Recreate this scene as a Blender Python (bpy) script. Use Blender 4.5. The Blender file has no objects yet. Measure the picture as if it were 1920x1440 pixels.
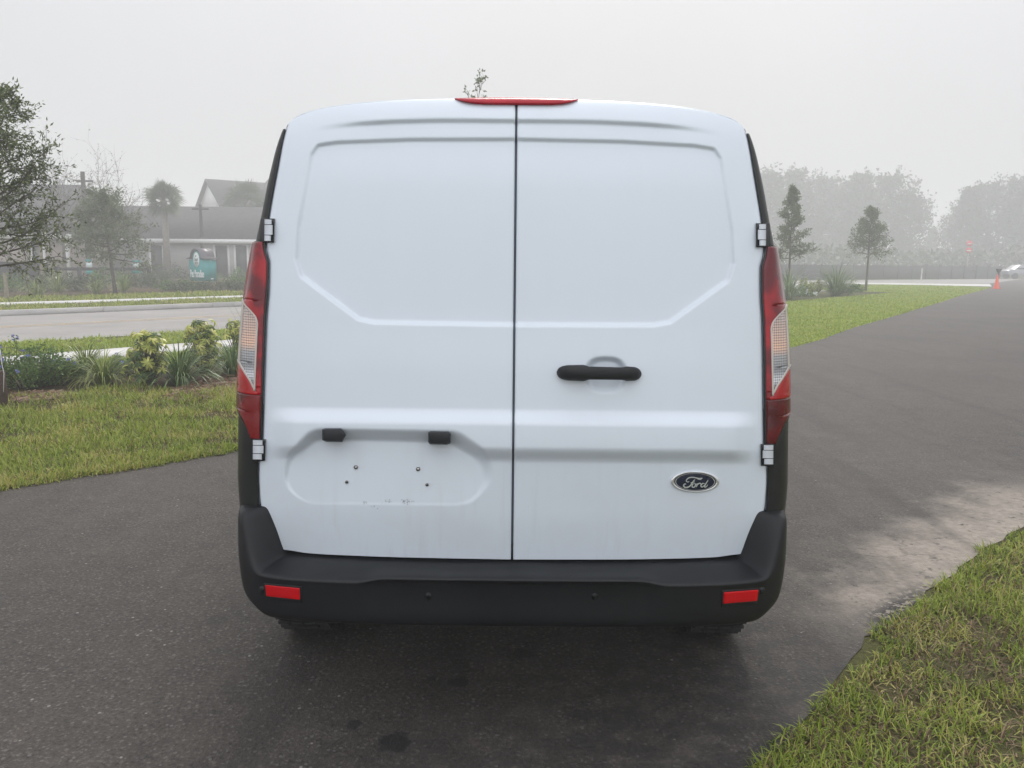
import bpy, bmesh, math, random
import numpy as np
from mathutils import Vector, Matrix
from mathutils.bvhtree import BVHTree
from mathutils.geometry import tessellate_polygon

# ------------------------------------------------------------------ camera, world, sun, exposure
sc = bpy.context.scene
COL = sc.collection
F, TH, RHO, CH = 1500.0, math.radians(8.72), .0096, 1.4
cd = bpy.data.cameras.new('camera'); cam = bpy.data.objects.new('camera', cd); COL.objects.link(cam)
cd.sensor_width = 36; cd.lens = F / 1920 * 36; cd.clip_start = .05; cd.clip_end = 3000
cam.matrix_world = Matrix.Translation((0, 0, CH)) @ Matrix.Rotation(math.pi / 2 - TH, 4, 'X') @ Matrix.Rotation(RHO, 4, 'Z')
sc.camera = cam
sc.view_settings.view_transform = 'Standard'; sc.view_settings.look = 'None'
sc.view_settings.gamma = 1; sc.view_settings.use_curve_mapping = False
sc.view_settings.exposure = 0.85
SUN_EL, SUN_AZ = math.radians(46), math.radians(8)     # azimuth from +Y towards +X
w = bpy.data.worlds.new('World'); sc.world = w; w.use_nodes = True
wt = w.node_tree; wt.nodes.clear()
wo = wt.nodes.new('ShaderNodeOutputWorld')
sky = wt.nodes.new('ShaderNodeTexSky'); sky.sky_type = 'NISHITA'; sky.sun_disc = False
sky.sun_elevation = SUN_EL; sky.sun_rotation = SUN_AZ; sky.dust_density = 6; sky.air_density = 1.2
b1 = wt.nodes.new('ShaderNodeBackground'); b1.inputs[1].default_value = .05
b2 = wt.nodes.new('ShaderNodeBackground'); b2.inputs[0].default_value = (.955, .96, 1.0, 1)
# overcast dome: brighter towards the zenith; glow added behind the viewer lights the van
wg = wt.nodes.new('ShaderNodeTexCoord'); ws = wt.nodes.new('ShaderNodeSeparateXYZ'); wt.links.new(wg.outputs['Generated'], ws.inputs[0])
def wmath(op, a, b):
    n = wt.nodes.new('ShaderNodeMath'); n.operation = op
    for i, v in enumerate((a, b)):
        if isinstance(v, float): n.inputs[i].default_value = v
        else: wt.links.new(v, n.inputs[i])
    return n.outputs[0]
wz = wmath('MULTIPLY_ADD', wmath('MAXIMUM', ws.outputs[2], 0.0), .46); wz.node.inputs[2].default_value = .33
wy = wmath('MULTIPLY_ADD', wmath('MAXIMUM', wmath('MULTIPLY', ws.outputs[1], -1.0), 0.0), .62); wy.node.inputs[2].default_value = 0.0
wn = wt.nodes.new('ShaderNodeTexNoise'); wn.inputs['Scale'].default_value = 2.2; wn.inputs['Detail'].default_value = 4; wt.links.new(wg.outputs['Generated'], wn.inputs['Vector'])
wn2 = wmath('MULTIPLY_ADD', wn.outputs[0], .22); wn2.node.inputs[2].default_value = .90
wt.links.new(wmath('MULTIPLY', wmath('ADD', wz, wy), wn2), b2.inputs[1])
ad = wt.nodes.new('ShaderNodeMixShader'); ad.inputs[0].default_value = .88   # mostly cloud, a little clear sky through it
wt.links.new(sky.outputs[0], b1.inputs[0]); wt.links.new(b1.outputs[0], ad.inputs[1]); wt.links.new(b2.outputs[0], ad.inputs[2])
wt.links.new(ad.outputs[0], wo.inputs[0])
sl = bpy.data.lights.new('sun', 'SUN'); sl.energy = 1.1; sl.angle = math.radians(18); sl.color = (1, .96, .9)
so = bpy.data.objects.new('sun', sl); COL.objects.link(so)
sd = Vector((math.sin(SUN_AZ) * math.cos(SUN_EL), math.cos(SUN_AZ) * math.cos(SUN_EL), math.sin(SUN_EL)))
so.rotation_euler = sd.to_track_quat('Z', 'Y').to_euler(); so.location = (0, 0, 40)
sc.cycles.use_denoising = True
sc.cycles.volume_bounces = 2; sc.cycles.max_bounces = 8; sc.cycles.diffuse_bounces = 3; sc.cycles.glossy_bounces = 3
sc.cycles.transparent_max_bounces = 8
HAZE_DENSITY = .0058

# ------------------------------------------------------------------ helpers
def ray(px, py):                      # photograph pixel -> world direction
    dx, dy = px - 960, py - 720
    x = dx + RHO * dy; y = dy - RHO * dx
    v = -y / F
    return np.array((x / F, math.cos(TH) + v * math.sin(TH), -math.sin(TH) + v * math.cos(TH)))
def GP(px, py, z=0.0):                # point on the ground
    d = ray(px, py); s = (z - CH) / d[2]
    return (d[0] * s, d[1] * s, z)
def AT(px, py, Y):                    # point at distance Y
    d = ray(px, py); s = Y / d[1]
    return (d[0] * s, Y, CH + d[2] * s)
def sm(a, b, t):
    t = np.clip((t - a) / (b - a), 0, 1); return t * t * (3 - 2 * t)
def pchip(xs, ys):
    x = np.array(xs, float); y = np.array(ys, float)
    if x[0] > x[-1]: x = x[::-1]; y = y[::-1]
    h = np.diff(x); dl = np.diff(y) / h; m = np.zeros_like(y)
    for i in range(1, len(x) - 1):
        if dl[i-1] * dl[i] > 0:
            w1 = 2 * h[i] + h[i-1]; w2 = h[i] + 2 * h[i-1]
            m[i] = (w1 + w2) / (w1 / dl[i-1] + w2 / dl[i])
    m[0] = dl[0]; m[-1] = dl[-1]
    def f(t):
        t = np.clip(np.asarray(t, float), x[0], x[-1])
        i = np.clip(np.searchsorted(x, t) - 1, 0, len(h) - 1)
        s = (t - x[i]) / h[i]
        return ((1 + 2*s) * (1-s)**2 * y[i] + s * (1-s)**2 * h[i] * m[i] + s*s*(3-2*s) * y[i+1] + s*s*(s-1) * h[i] * m[i+1])
    return f

def tag(o, label=None, cat=None, group=None, kind=None):
    if label: o['label'] = label
    if cat: o['category'] = cat
    if group: o['group'] = group
    if kind: o['kind'] = kind
    return o
def empty(name, loc, label, cat, group=None):
    o = bpy.data.objects.new(name, None); COL.objects.link(o); o.location = loc; o.empty_display_size = .2
    return tag(o, label, cat, group)
def wloc(p):
    v = Vector((0, 0, 0))
    while p: v += p.location; p = p.parent
    return v
def mesh(name, V, Fc, mat, parent=None, smooth=False, sharp=None, tint=None, solid=None):
    """V (n,3) world coordinates; Fc an (m,k) array, or a list of faces, or a list of such arrays"""
    V = np.asarray(V, float).reshape(-1, 3) - np.array(wloc(parent))
    me = bpy.data.meshes.new(name)
    if isinstance(Fc, np.ndarray): Fc = [Fc]
    if len(Fc) and isinstance(Fc[0], np.ndarray) and Fc[0].ndim == 2:
        cnt = np.concatenate([np.full(len(a), a.shape[1]) for a in Fc]); idx = np.concatenate([a.ravel() for a in Fc])
    else:
        cnt = np.array([len(f) for f in Fc]); idx = np.array([i for f in Fc for i in f])
    me.vertices.add(len(V)); me.vertices.foreach_set('co', V.astype(np.float32).ravel())
    me.loops.add(len(idx)); me.loops.foreach_set('vertex_index', idx.astype(np.int32))
    me.polygons.add(len(cnt)); me.polygons.foreach_set('loop_start', np.concatenate([[0], np.cumsum(cnt)[:-1]]).astype(np.int32))
    me.polygons.foreach_set('loop_total', cnt.astype(np.int32))
    if smooth: me.polygons.foreach_set('use_smooth', np.ones(len(cnt), bool))
    me.update(calc_edges=True)
    if sharp: me.set_sharp_from_angle(angle=math.radians(sharp))
    if tint is not None:
        a = me.attributes.new('tint', 'FLOAT', 'POINT'); a.data.foreach_set('value', np.asarray(tint, np.float32))
    if mat: me.materials.append(mat)
    o = bpy.data.objects.new(name, me); COL.objects.link(o); o.parent = parent
    if solid:
        m = o.modifiers.new('thickness', 'SOLIDIFY'); m.thickness = solid; m.offset = -1
    return o
def recalc(o):
    bm = bmesh.new(); bm.from_mesh(o.data); bmesh.ops.recalc_face_normals(bm, faces=bm.faces); bm.to_mesh(o.data); bm.free(); return o
class MB:
    def __init__(s): s.V = []; s.F = []
    def add(s, V, Fc):
        n = len(s.V); s.V += [tuple(map(float, v)) for v in V]; s.F += [[i + n for i in f] for f in Fc]; return s
    def box(s, c, d, rz=0, taper=1):
        x, y, z = [k / 2 for k in d]; V = []
        for sz in (-1, 1):
            k = taper if sz > 0 else 1
            for sx, sy in ((-1,-1),(1,-1),(1,1),(-1,1)):
                a, b = sx*x*k, sy*y*k
                V.append((c[0]+a*math.cos(rz)-b*math.sin(rz), c[1]+a*math.sin(rz)+b*math.cos(rz), c[2]+sz*z))
        return s.add(V, [(3,2,1,0),(4,5,6,7),(0,1,5,4),(1,2,6,5),(2,3,7,6),(3,0,4,7)])
    def tube(s, pts, r, n=8, cap=True):
        pts = [Vector(p) for p in pts]; rs = r if isinstance(r, (list, tuple)) else [r]*len(pts)
        V = []; Fc = []
        for i, p in enumerate(pts):
            t = (pts[min(i+1, len(pts)-1)] - pts[max(i-1, 0)]).normalized()
            a = t.cross(Vector((0,0,1)) if abs(t.z) < .95 else Vector((1,0,0))).normalized(); b = t.cross(a)
            for k in range(n):
                q = 2*math.pi*k/n; V.append(p + (a*math.cos(q) + b*math.sin(q))*rs[i])
        for i in range(len(pts)-1):
            for k in range(n):
                Fc.append((i*n+k, i*n+(k+1) % n, (i+1)*n+(k+1) % n, (i+1)*n+k))
        if cap: Fc.append(tuple(range(n))[::-1]); Fc.append(tuple((len(pts)-1)*n+k for k in range(n)))
        return s.add(V, Fc)
    def prism(s, poly, h):                      # poly: 3D points, h: offset vector
        n = len(poly); V = list(poly) + [tuple(np.add(p, h)) for p in poly]
        return s.add(V, [tuple(range(n)), tuple(range(2*n-1, n-1, -1))] + [(i, i+n, (i+1) % n+n, (i+1) % n) for i in range(n)])
    def build(s, name, mat, parent=None, smooth=False, sharp=None, bevel=None):
        o = recalc(mesh(name, s.V, s.F, mat, parent, smooth))
        if smooth and sharp: o.data.set_sharp_from_angle(angle=math.radians(sharp))
        if bevel:
            m = o.modifiers.new('bevel', 'BEVEL'); m.width = bevel; m.segments = 2; m.limit_method = 'ANGLE'
        return o

# ------------------------------------------------------------------ materials
def new_mat(name):
    m = bpy.data.materials.new(name); m.use_nodes = True
    nt = m.node_tree; return m, nt, nt.nodes['Principled BSDF']
class N:
    def __init__(s, nt): s.nt = nt
    def __call__(s, t, **kw):
        n = s.nt.nodes.new('ShaderNode' + t)
        for k, v in kw.items():
            if k.startswith('i_'):
                key = k[2:]; key = int(key) if key.isdigit() else key.replace('_', ' ')
                if isinstance(v, bpy.types.NodeSocket): s.nt.links.new(v, n.inputs[key])
                else: n.inputs[key].default_value = v
            else: setattr(n, k, v)
        return n
    def math(s, op, a, b=0.0, c=None):
        n = s.nt.nodes.new('ShaderNodeMath'); n.operation = op
        for i, v in enumerate((a, b) if c is None else (a, b, c)):
            if isinstance(v, bpy.types.NodeSocket): s.nt.links.new(v, n.inputs[i])
            else: n.inputs[i].default_value = v
        return n.outputs[0]
    def ramp(s, fac, stops):
        n = s.nt.nodes.new('ShaderNodeValToRGB'); s.nt.links.new(fac, n.inputs[0]); e = n.color_ramp.elements
        while len(e) < len(stops): e.new(.5)
        for i, (p, c) in enumerate(stops):
            e[i].position = p; e[i].color = (*c, 1) if len(c) == 3 else c
        return n.outputs[0]
    def mix(s, f, a, b):
        n = s.nt.nodes.new('ShaderNodeMix'); n.data_type = 'RGBA'
        for k, v in ((0, f), (6, a), (7, b)):
            if isinstance(v, bpy.types.NodeSocket): s.nt.links.new(v, n.inputs[k])
            else: n.inputs[k].default_value = (*v, 1) if isinstance(v, tuple) and len(v) == 3 else v
        return n.outputs[2]
    def pos(s): return s('NewGeometry').outputs['Position']
    def noise(s, scale, detail=4, vec=None, rough=.55):
        n = s('TexNoise', i_Scale=scale, i_Detail=detail, i_Roughness=rough)
        s.nt.links.new(vec if vec else s.pos(), n.inputs['Vector']); return n.outputs[0]
    def mapr(s, v, a, b, c=0.0, d=1.0):
        return s('MapRange', i_0=v, i_1=a, i_2=b, i_3=c, i_4=d, interpolation_type='SMOOTHSTEP').outputs[0]
    def bump(s, h, strength, dist, bs):
        b = s('Bump', i_Strength=strength, i_Distance=dist, i_Height=h); s.nt.links.new(b.outputs[0], bs.inputs['Normal'])
def plain(name, c, rough=.5, var=.12, scale=6, metal=0, bump=0, bdist=.01, coat=0, spec=.5):
    m, nt, bs = new_mat(name); n = N(nt)
    tc = n('TexCoord').outputs['Object']
    f = n.noise(scale, 5, tc)
    hi = tuple(min(1, k * (1 + var)) for k in c); lo = tuple(k * (1 - var) for k in c)
    nt.links.new(n.ramp(f, [(.3, lo), (.7, hi)]), bs.inputs['Base Color'])
    bs.inputs['Roughness'].default_value = rough; bs.inputs['Metallic'].default_value = metal
    bs.inputs['Coat Weight'].default_value = coat; bs.inputs['Specular IOR Level'].default_value = spec
    if bump: n.bump(n.noise(scale * 6, 3, tc), bump, bdist, bs)
    return m
def leafmat(name, c1, c2, c3=None, rough=.5, trans=.25):
    m, nt, bs = new_mat(name); n = N(nt)
    at = n('Attribute', attribute_name='tint').outputs['Fac']
    st = [(0, c1), (1, c2)] if c3 is None else [(0, c1), (.6, c2), (1, c3)]
    col = n.ramp(at, st)
    nt.links.new(col, bs.inputs['Base Color']); bs.inputs['Roughness'].default_value = rough
    bs.inputs['Specular IOR Level'].default_value = .35
    tr = n('BsdfTranslucent', i_Color=col); mx = n('MixShader', i_0=trans)
    nt.links.new(bs.outputs[0], mx.inputs[1]); nt.links.new(tr.outputs[0], mx.inputs[2])
    nt.links.new(mx.outputs[0], nt.nodes['Material Output'].inputs[0]); return m

M = {}
# asphalt: dusty grey-brown, pale stones, sandy patch by the grass edge, dark oil spots, fine cracks
def asphalt():
    m, nt, bs = new_mat('asphalt'); n = N(nt); P = n.pos()
    big = n.noise(.55, 5, P); mid = n.noise(5, 5, P, .65); fine = n.noise(85, 4, P, .7)
    base = n.ramp(big, [(.32, (.044, .0375, .033)), (.68, (.074, .063, .055))])
    base = n.mix(n.math('MULTIPLY', n.mapr(mid, .35, .65), .45), base, (.028, .025, .0235))
    base = n.mix(n.mapr(fine, .51, .70), base, (.125, .110, .097))
    base = n.mix(n.math('MULTIPLY', n.mapr(fine, .47, .32), .75), base, (.007, .006, .006))
    vo = n('TexVoronoi', i_Scale=62.0, i_Randomness=1.0); nt.links.new(P, vo.inputs['Vector'])
    rc = n('SeparateColor', i_0=vo.outputs['Color']).outputs[0]
    stone = n.math('MULTIPLY', n.mapr(rc, .86, .89), n.mapr(vo.outputs['Distance'], .42, .30))
    base = n.mix(n.math('MULTIPLY', stone, .7), base, (.15, .14, .13))
    v2 = n('TexVoronoi', i_Scale=27.0); nt.links.new(P, v2.inputs['Vector'])
    r2 = n('SeparateColor', i_0=v2.outputs['Color']).outputs[1]
    s2 = n.math('MULTIPLY', n.mapr(r2, .93, .94), n.mapr(n.math('ADD', v2.outputs['Distance'], n.math('MULTIPLY', fine, .25)), .30, .20))
    base = n.mix(n.math('MULTIPLY', s2, .8), base, (.33, .31, .29))
    # sand along the grass edge
    def dotp(d, o): 
        k = n('VectorMath', operation='SUBTRACT', i_0=P); k.inputs[1].default_value = (*o, 0)
        q = n('VectorMath', operation='DOT_PRODUCT', i_0=k.outputs[0]); q.inputs[1].default_value = (*d, 0); return q.outputs['Value']
    dist = dotp((-.688, .725), (1.38, 2.84)); al = dotp((.725, .688), (1.38, 2.84))
    wob = n.math('MULTIPLY', n.math('SUBTRACT', n.noise(2.2, 5, P, .65), .5), 1.2)
    dd = n.math('ADD', dist, wob)
    sand = n.math('MULTIPLY', n.mapr(dd, .62, .10), n.math('MULTIPLY', n.mapr(al, -.2, .5), n.mapr(al, 3.4, 2.2)))
    sand = n.math('MULTIPLY', sand, n.mapr(n.noise(14, 5, P, .7), .30, .44))
    base = n.mix(n.math('MULTIPLY', sand, .92), base, n.ramp(n.noise(30, 4, P), [(.3, (.25, .215, .18)), (.7, (.37, .325, .28))]))
    crumb = n.math('MULTIPLY', n.mapr(n.math('ADD', dist, n.math('MULTIPLY', wob, .12)), .17, .05), n.math('MULTIPLY', n.mapr(al, .02, .22), n.mapr(al, .75, .5)))
    base = n.mix(n.math('MULTIPLY', crumb, n.mapr(n.noise(40, 3, P, .6), .40, .50)), base, (.012, .011, .011))
    # a thinner dusty film further out and a darker damp band nearer the camera
    film = n.math('MULTIPLY', n.mapr(dd, 1.7, .2), n.mapr(n.noise(6, 6, P, .7), .42, .66))
    base = n.mix(n.math('MULTIPLY', film, .3), base, (.12, .108, .096))
    damp = n.math('MULTIPLY', n.mapr(n.math('ADD', dist, n.math('MULTIPLY', wob, .5)), .95, .3), n.math('MULTIPLY', n.mapr(al, .1, -.5), n.mapr(n.noise(9, 5, P, .7), .36, .6)))
    base = n.mix(n.math('MULTIPLY', damp, .65), base, (.020, .019, .019))
    # oil spots
    for (x, y, r, k) in ((-.335, 2.16, .062, 1.0), (-.17, 2.50, .04, .85), (-.26, 2.52, .02, .6), (-.47, 2.24, .03, .8), (.05, 2.7, .05, .5), (-1.15, 2.95, .05, .35)):
        q = n('VectorMath', operation='DISTANCE', i_0=P); q.inputs[1].default_value = (x, y, 0)
        e = n.math('ADD', q.outputs['Value'], n.math('MULTIPLY', n.math('SUBTRACT', n.noise(24, 3, P), .5), r * 1.3))
        base = n.mix(n.math('MULTIPLY', n.mapr(e, r, r * .6), k), base, (.012, .012, .013))
    tm = n('Mapping', i_0=P); tm.inputs['Rotation'].default_value = (0, 0, .18); tm.inputs['Scale'].default_value = (3.2, .22, 1)
    base = n.mix(n.math('MULTIPLY', n.mapr(n.noise(1.0, 4, tm.outputs[0], .6), .50, .68), .35), base, (.022, .020, .019))
    # cracks
    cv = n('TexVoronoi', i_Scale=.9, feature='DISTANCE_TO_EDGE')
    ofs = n('VectorMath', operation='MULTIPLY_ADD', i_0=n('TexNoise', i_Vector=P, i_Scale=3.0, i_Detail=6.0).outputs['Color'], i_2=P); ofs.inputs[1].default_value = (.5, .5, 0)
    nt.links.new(ofs.outputs[0], cv.inputs['Vector'])
    cr = n.math('MULTIPLY', n.mapr(cv.outputs['Distance'], .010, .002), n.mapr(n.noise(.8, 3, P), .54, .62))
    base = n.mix(n.math('MULTIPLY', cr, .3), base, (.02, .019, .018))
    nt.links.new(base, bs.inputs['Base Color']); bs.inputs['Roughness'].default_value = .72
    bs.inputs['Specular IOR Level'].default_value = .38
    h = n.math('SUBTRACT', n.math('ADD', n.math('MULTIPLY', fine, 1.0), n.math('MULTIPLY', stone, .5)), n.math('MULTIPLY', cr, .3))
    n.bump(h, .9, .008, bs); return m
M['asphalt'] = asphalt()
def groundmat(name, a, b, c):
    m, nt, bs = new_mat(name); n = N(nt); P = n.pos()
    base = n.ramp(n.noise(.35, 6, P, .65), [(.35, a), (.65, b)])
    base = n.mix(n.mapr(n.noise(3.2, 6, P, .7), .48, .68), base, c)
    base = n.mix(n.math('MULTIPLY', n.mapr(n.noise(60, 3, P, .7), .45, .65), .6), base, tuple(k * .45 for k in a))
    nt.links.new(base, bs.inputs['Base Color']); bs.inputs['Roughness'].default_value = .95; bs.inputs['Specular IOR Level'].default_value = .1
    n.bump(n.noise(45, 4, P, .7), .8, .03, bs); return m
M['ground'] = groundmat('lawn_soil', (.085, .085, .038), (.12, .12, .05), (.10, .078, .045))
M['lawn'] = groundmat('turf', (.16, .20, .04), (.21, .255, .05), (.17, .17, .05))
M['soil'] = groundmat('brown_soil', (.075, .055, .035), (.11, .08, .055), (.15, .095, .06))
def concrete(name, c, c2):
    m, nt, bs = new_mat(name); n = N(nt); P = n.pos()
    base = n.ramp(n.noise(.7, 6, P, .7), [(.35, c), (.65, c2)])
    base = n.mix(n.math('MULTIPLY', n.mapr(n.noise(70, 3, P), .5, .7), .35), base, tuple(k * .6 for k in c))
    nt.links.new(base, bs.inputs['Base Color']); bs.inputs['Roughness'].default_value = .85; bs.inputs['Specular IOR Level'].default_value = .2
    n.bump(n.noise(50, 4, P), .4, .005, bs); return m
M['road'] = concrete('worn_road', (.27, .26, .25), (.33, .315, .305))
M['walk'] = concrete('pale_concrete', (.52, .51, .50), (.62, .61, .60))
M['kerb'] = concrete('kerb_concrete', (.38, .37, .36), (.48, .465, .45))
def yellowline():
    m, nt, bs = new_mat('worn_yellow_paint'); n = N(nt); P = n.pos()
    base = n.mix(n.mapr(n.noise(4, 6, P, .75), .38, .62), (.55, .40, .22), (.34, .31, .27))
    nt.links.new(base, bs.inputs['Base Color']); bs.inputs['Roughness'].default_value = .8; return m
M['yellow'] = yellowline()
M['grass'] = leafmat('grass_blades', (.08, .135, .014), (.29, .365, .042), (.46, .39, .14), .55, .3)
M['grassR'] = leafmat('grass_blades_green', (.14, .21, .022), (.34, .44, .052), (.42, .41, .11), .55, .3)
M['oakleaf'] = leafmat('oak_leaves', (.05, .07, .03), (.135, .17, .065), (.26, .29, .12), .35, .2)
M['farleaf'] = leafmat('distant_leaves', (.055, .072, .042), (.125, .145, .085), None, .6, .2)
M['youngleaf'] = leafmat('young_tree_leaves', (.10, .125, .07), (.22, .25, .13), None, .55, .3)
M['bark'] = plain('bark', (.10, .085, .07), .9, .3, 9, bump=.6)
M['palebark'] = plain('pale_bark', (.23, .20, .18), .9, .25, 9, bump=.6)
M['palmleaf'] = leafmat('palm_leaves', (.05, .07, .03), (.12, .15, .06), None, .5, .2)

# van
def paint():
    m, nt, bs = new_mat('white_van_paint'); n = N(nt); P = n('TexCoord').outputs['Object']
    dirt = n.mapr(n.noise(3.5, 6, P, .65), .35, .8)
    mp = n('Mapping', i_0=P); mp.inputs['Scale'].default_value = (26, 26, 1.2)
    st = n.mapr(n.noise(1.0, 5, mp.outputs[0], .6), .45, .75)
    sx = n('SeparateXYZ', i_0=P)
    low = n.mapr(sx.outputs[2], 1.0, .55)
    f = n.math('MULTIPLY', n.math('MAXIMUM', dirt, st), n.math('ADD', .05, n.math('MULTIPLY', low, .18)))
    base = n.mix(f, (.65, .715, .785), (.44, .44, .43))
    nt.links.new(base, bs.inputs['Base Color']); 
    nt.links.new(n.math('ADD', .33, n.math('MULTIPLY', f, .5)), bs.inputs['Roughness'])
    bs.inputs['Coat Weight'].default_value = .35; bs.inputs['Coat Roughness'].default_value = .16
    return m
M['paint'] = paint()
M['hinge'] = plain('hinge_paint', (.60, .64, .69), .38, .06, 20)
def plastic(name, c, rough=.55):
    m, nt, bs = new_mat(name); n = N(nt); P = n('TexCoord').outputs['Object']
    dust = n.mapr(n.noise(4, 6, P, .7), .3, .8)
    base = n.mix(n.math('MULTIPLY', dust, .35), c, tuple(k * 1.6 + .012 for k in c))
    nt.links.new(base, bs.inputs['Base Color']); bs.inputs['Roughness'].default_value = rough
    n.bump(n.noise(420, 2, P), .25, .0006, bs); bs.inputs['Specular IOR Level'].default_value = .38; return m
M['bumper'] = plastic('bumper_plastic', (.0052, .0060, .0080), .5)
M['trim'] = plastic('trim_plastic', (.010, .0115, .011), .42)
M['gloss'] = plain('black_gloss', (.012, .012, .013), .25, .1)
M['handle'] = plastic('handle_plastic', (.010, .011, .013), .5)
M['lampbox'] = plastic('lamp_plastic', (.016, .018, .022), .38)
M['rubber'] = plain('tyre_rubber', (.014, .014, .014), .85, .3, 30, bump=.5, bdist=.003)
M['under'] = plain('underbody', (.006, .006, .006), .9, .2)
def lensmat(name, c1, c2, scale=60):
    m, nt, bs = new_mat(name); n = N(nt); P = n('TexCoord').outputs['Object']
    f = n.mapr(n.noise(9, 3, P, .5), .42, .62)
    nt.links.new(n.mix(f, c1, c2), bs.inputs['Base Color']); bs.inputs['Roughness'].default_value = .22
    bs.inputs['Coat Weight'].default_value = 1; bs.inputs['Coat Roughness'].default_value = .06
    b = n('TexBrick'); b.offset = 0; b.inputs['Scale'].default_value = scale
    n.bump(n.noise(scale, 2, P), .25, .003, bs); return m
M['lensred'] = lensmat('red_lens', (.12, .003, .009), (.36, .004, .010))
M['lensdark'] = lensmat('dark_red_lens', (.065, .003, .005), (.17, .004, .006), 90)
M['lensbright'] = lensmat('bright_red_lens', (.33, .005, .008), (.45, .008, .010), 90)
M['brake'] = lensmat('brake_lens', (.36, .008, .022), (.46, .012, .028))
M['reflector'] = lensmat('reflector_red', (.50, .004, .009), (.62, .006, .010), 300)
for k, cw in (('brake', .15), ('reflector', 0), ('lensred', .5), ('lensdark', .5), ('lensbright', .5)):
    b_ = M[k].node_tree.nodes['Principled BSDF']; b_.inputs['Coat Weight'].default_value = cw; b_.inputs['Specular IOR Level'].default_value = .25
M['frame'] = plain('lens_frame', (.52, .48, .44), .3, .1, metal=.2)
def clearlens():
    m, nt, bs = new_mat('clear_lens'); n = N(nt); P = n('TexCoord').outputs['Object']
    sx = n('SeparateXYZ', i_0=P)
    gx = n.math('ABSOLUTE', n.math('SINE', n.math('MULTIPLY', sx.outputs[0], 480.0)))
    gz = n.math('ABSOLUTE', n.math('SINE', n.math('MULTIPLY', sx.outputs[2], 420.0)))
    g = n.mapr(n.math('MULTIPLY', gx, gz), .05, .35)
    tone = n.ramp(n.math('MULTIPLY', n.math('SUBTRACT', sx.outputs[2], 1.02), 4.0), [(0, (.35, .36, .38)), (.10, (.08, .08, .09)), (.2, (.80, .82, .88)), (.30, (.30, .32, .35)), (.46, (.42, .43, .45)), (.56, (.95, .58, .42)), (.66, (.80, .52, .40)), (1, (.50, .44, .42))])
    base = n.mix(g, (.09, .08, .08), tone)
    nt.links.new(base, bs.inputs['Base Color']); bs.inputs['Roughness'].default_value = .18; bs.inputs['Metallic'].default_value = .25
    bs.inputs['Coat Weight'].default_value = 1; bs.inputs['Coat Roughness'].default_value = .04
    n.bump(g, .5, .002, bs); return m
M['clear'] = clearlens()
M['chrome'] = plain('chrome', (.80, .80, .80), .28, .05, metal=.75)
M['navy'] = plain('badge_navy', (.008, .012, .035), .25, .1, coat=1)
M['silver'] = plain('badge_letters', (.50, .53, .50), .35, .05, metal=.3)
M['screw'] = plain('screw_metal', (.20, .20, .19), .4, .3, 60, metal=.6)
M['hole'] = plain('dark_hole', (.006, .006, .006), .8, .1)
M['glass'] = plain('dark_glass', (.01, .012, .013), .06, .1, coat=1)
M['rim'] = plain('steel_wheel', (.25, .26, .27), .45, .1, metal=.5)

# ------------------------------------------------------------------ the van (rear doors facing the camera)
# canonical half-plane coordinates (u, y'): pixels of an unrolled view centred on the van
VX = .005
st_, ct_ = math.sin(TH), math.cos(TH)
def vray(u, y):
    v = (720 - y) / F
    return u / F / (ct_ + v * st_), (-st_ + v * ct_) / (ct_ + v * st_)      # x/Y , (z-CH)/Y
def proj(x, Y, z):
    D = Y * ct_ - (z - CH) * st_
    return F * x / D, 720 - F * (Y * st_ + (z - CH) * ct_) / D
Yprof = pchip([.2, .5, .7, .86, .97, 1.2, 1.4, 1.6, 1.74, 1.80, 1.85, 1.875, 1.90], [2.25, 2.222, 2.203, 2.203, 2.212, 2.238, 2.268, 2.308, 2.350, 2.378, 2.418, 2.452, 2.52])
def Ybase(x, z): return Yprof(z) + .05 * np.abs(x / .7) ** 3
def sdf(poly, X, Y):
    P = np.array(poly, float); n = len(P); d = np.full(np.shape(X), 1e9); ins = np.zeros(np.shape(X), bool)
    for i in range(n):
        a, b = P[i], P[(i+1) % n]; ex, ey = b - a; wx, wy = X - a[0], Y - a[1]
        t = np.clip((wx*ex + wy*ey) / (ex*ex + ey*ey + 1e-9), 0, 1)
        d = np.minimum(d, np.hypot(wx - t*ex, wy - t*ey))
        c = ((a[1] > Y) != (b[1] > Y)) & (X < ex * (Y - a[1]) / (ey if abs(ey) > 1e-9 else 1e-9) + a[0]); ins ^= c
    return np.where(ins, -d, d)
WIN = [(0,271),(200,273.5),(335,280),(366,285),(374,297),(383,350),(397,430),(400,488),(391,516),(288,592),(262,597),(0,599)]
WINP = [(-a, b) for a, b in WIN[::-1][:-1]] + WIN[:-1]
POUT = [(-360,849),(-116,851),(-86,872),(-80,885),(-98,906),(-370,906.5),(-384,895),(-384,878)]
PIN = [(-350,873),(-136,876),(-104,894),(-101,897),(-110,900),(-370,901),(-378,897),(-376,891)]
yt_ = pchip([0, 60, 88, 112, 205, 289, 344, 386, 408], [194, 194, 191.5, 186.6, 189.7, 196, 203.5, 213, 221])
yroof = pchip([0, 112, 205, 289, 344, 386, 408, 419, 426, 431], [187.0, 187.0, 189.6, 195.5, 203, 212.5, 220.5, 228, 236, 247])
yb_ = pchip([0, 200, 300, 380, 415], [1049, 1047, 1044.5, 1041, 1036])
U_ = pchip([221, 228, 236, 249, 327, 410, 455, 470, 500, 545, 600, 760, 828, 866, 869, 895, 930, 962, 1000, 1020, 1029, 1034, 1036],
           [408, 419, 426, 431, 446, 460, 465.5, 465, 459, 459.5, 463, 467, 468.5, 468.7, 475, 475.5, 474, 470, 461.5, 453, 445, 435, 415])
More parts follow.
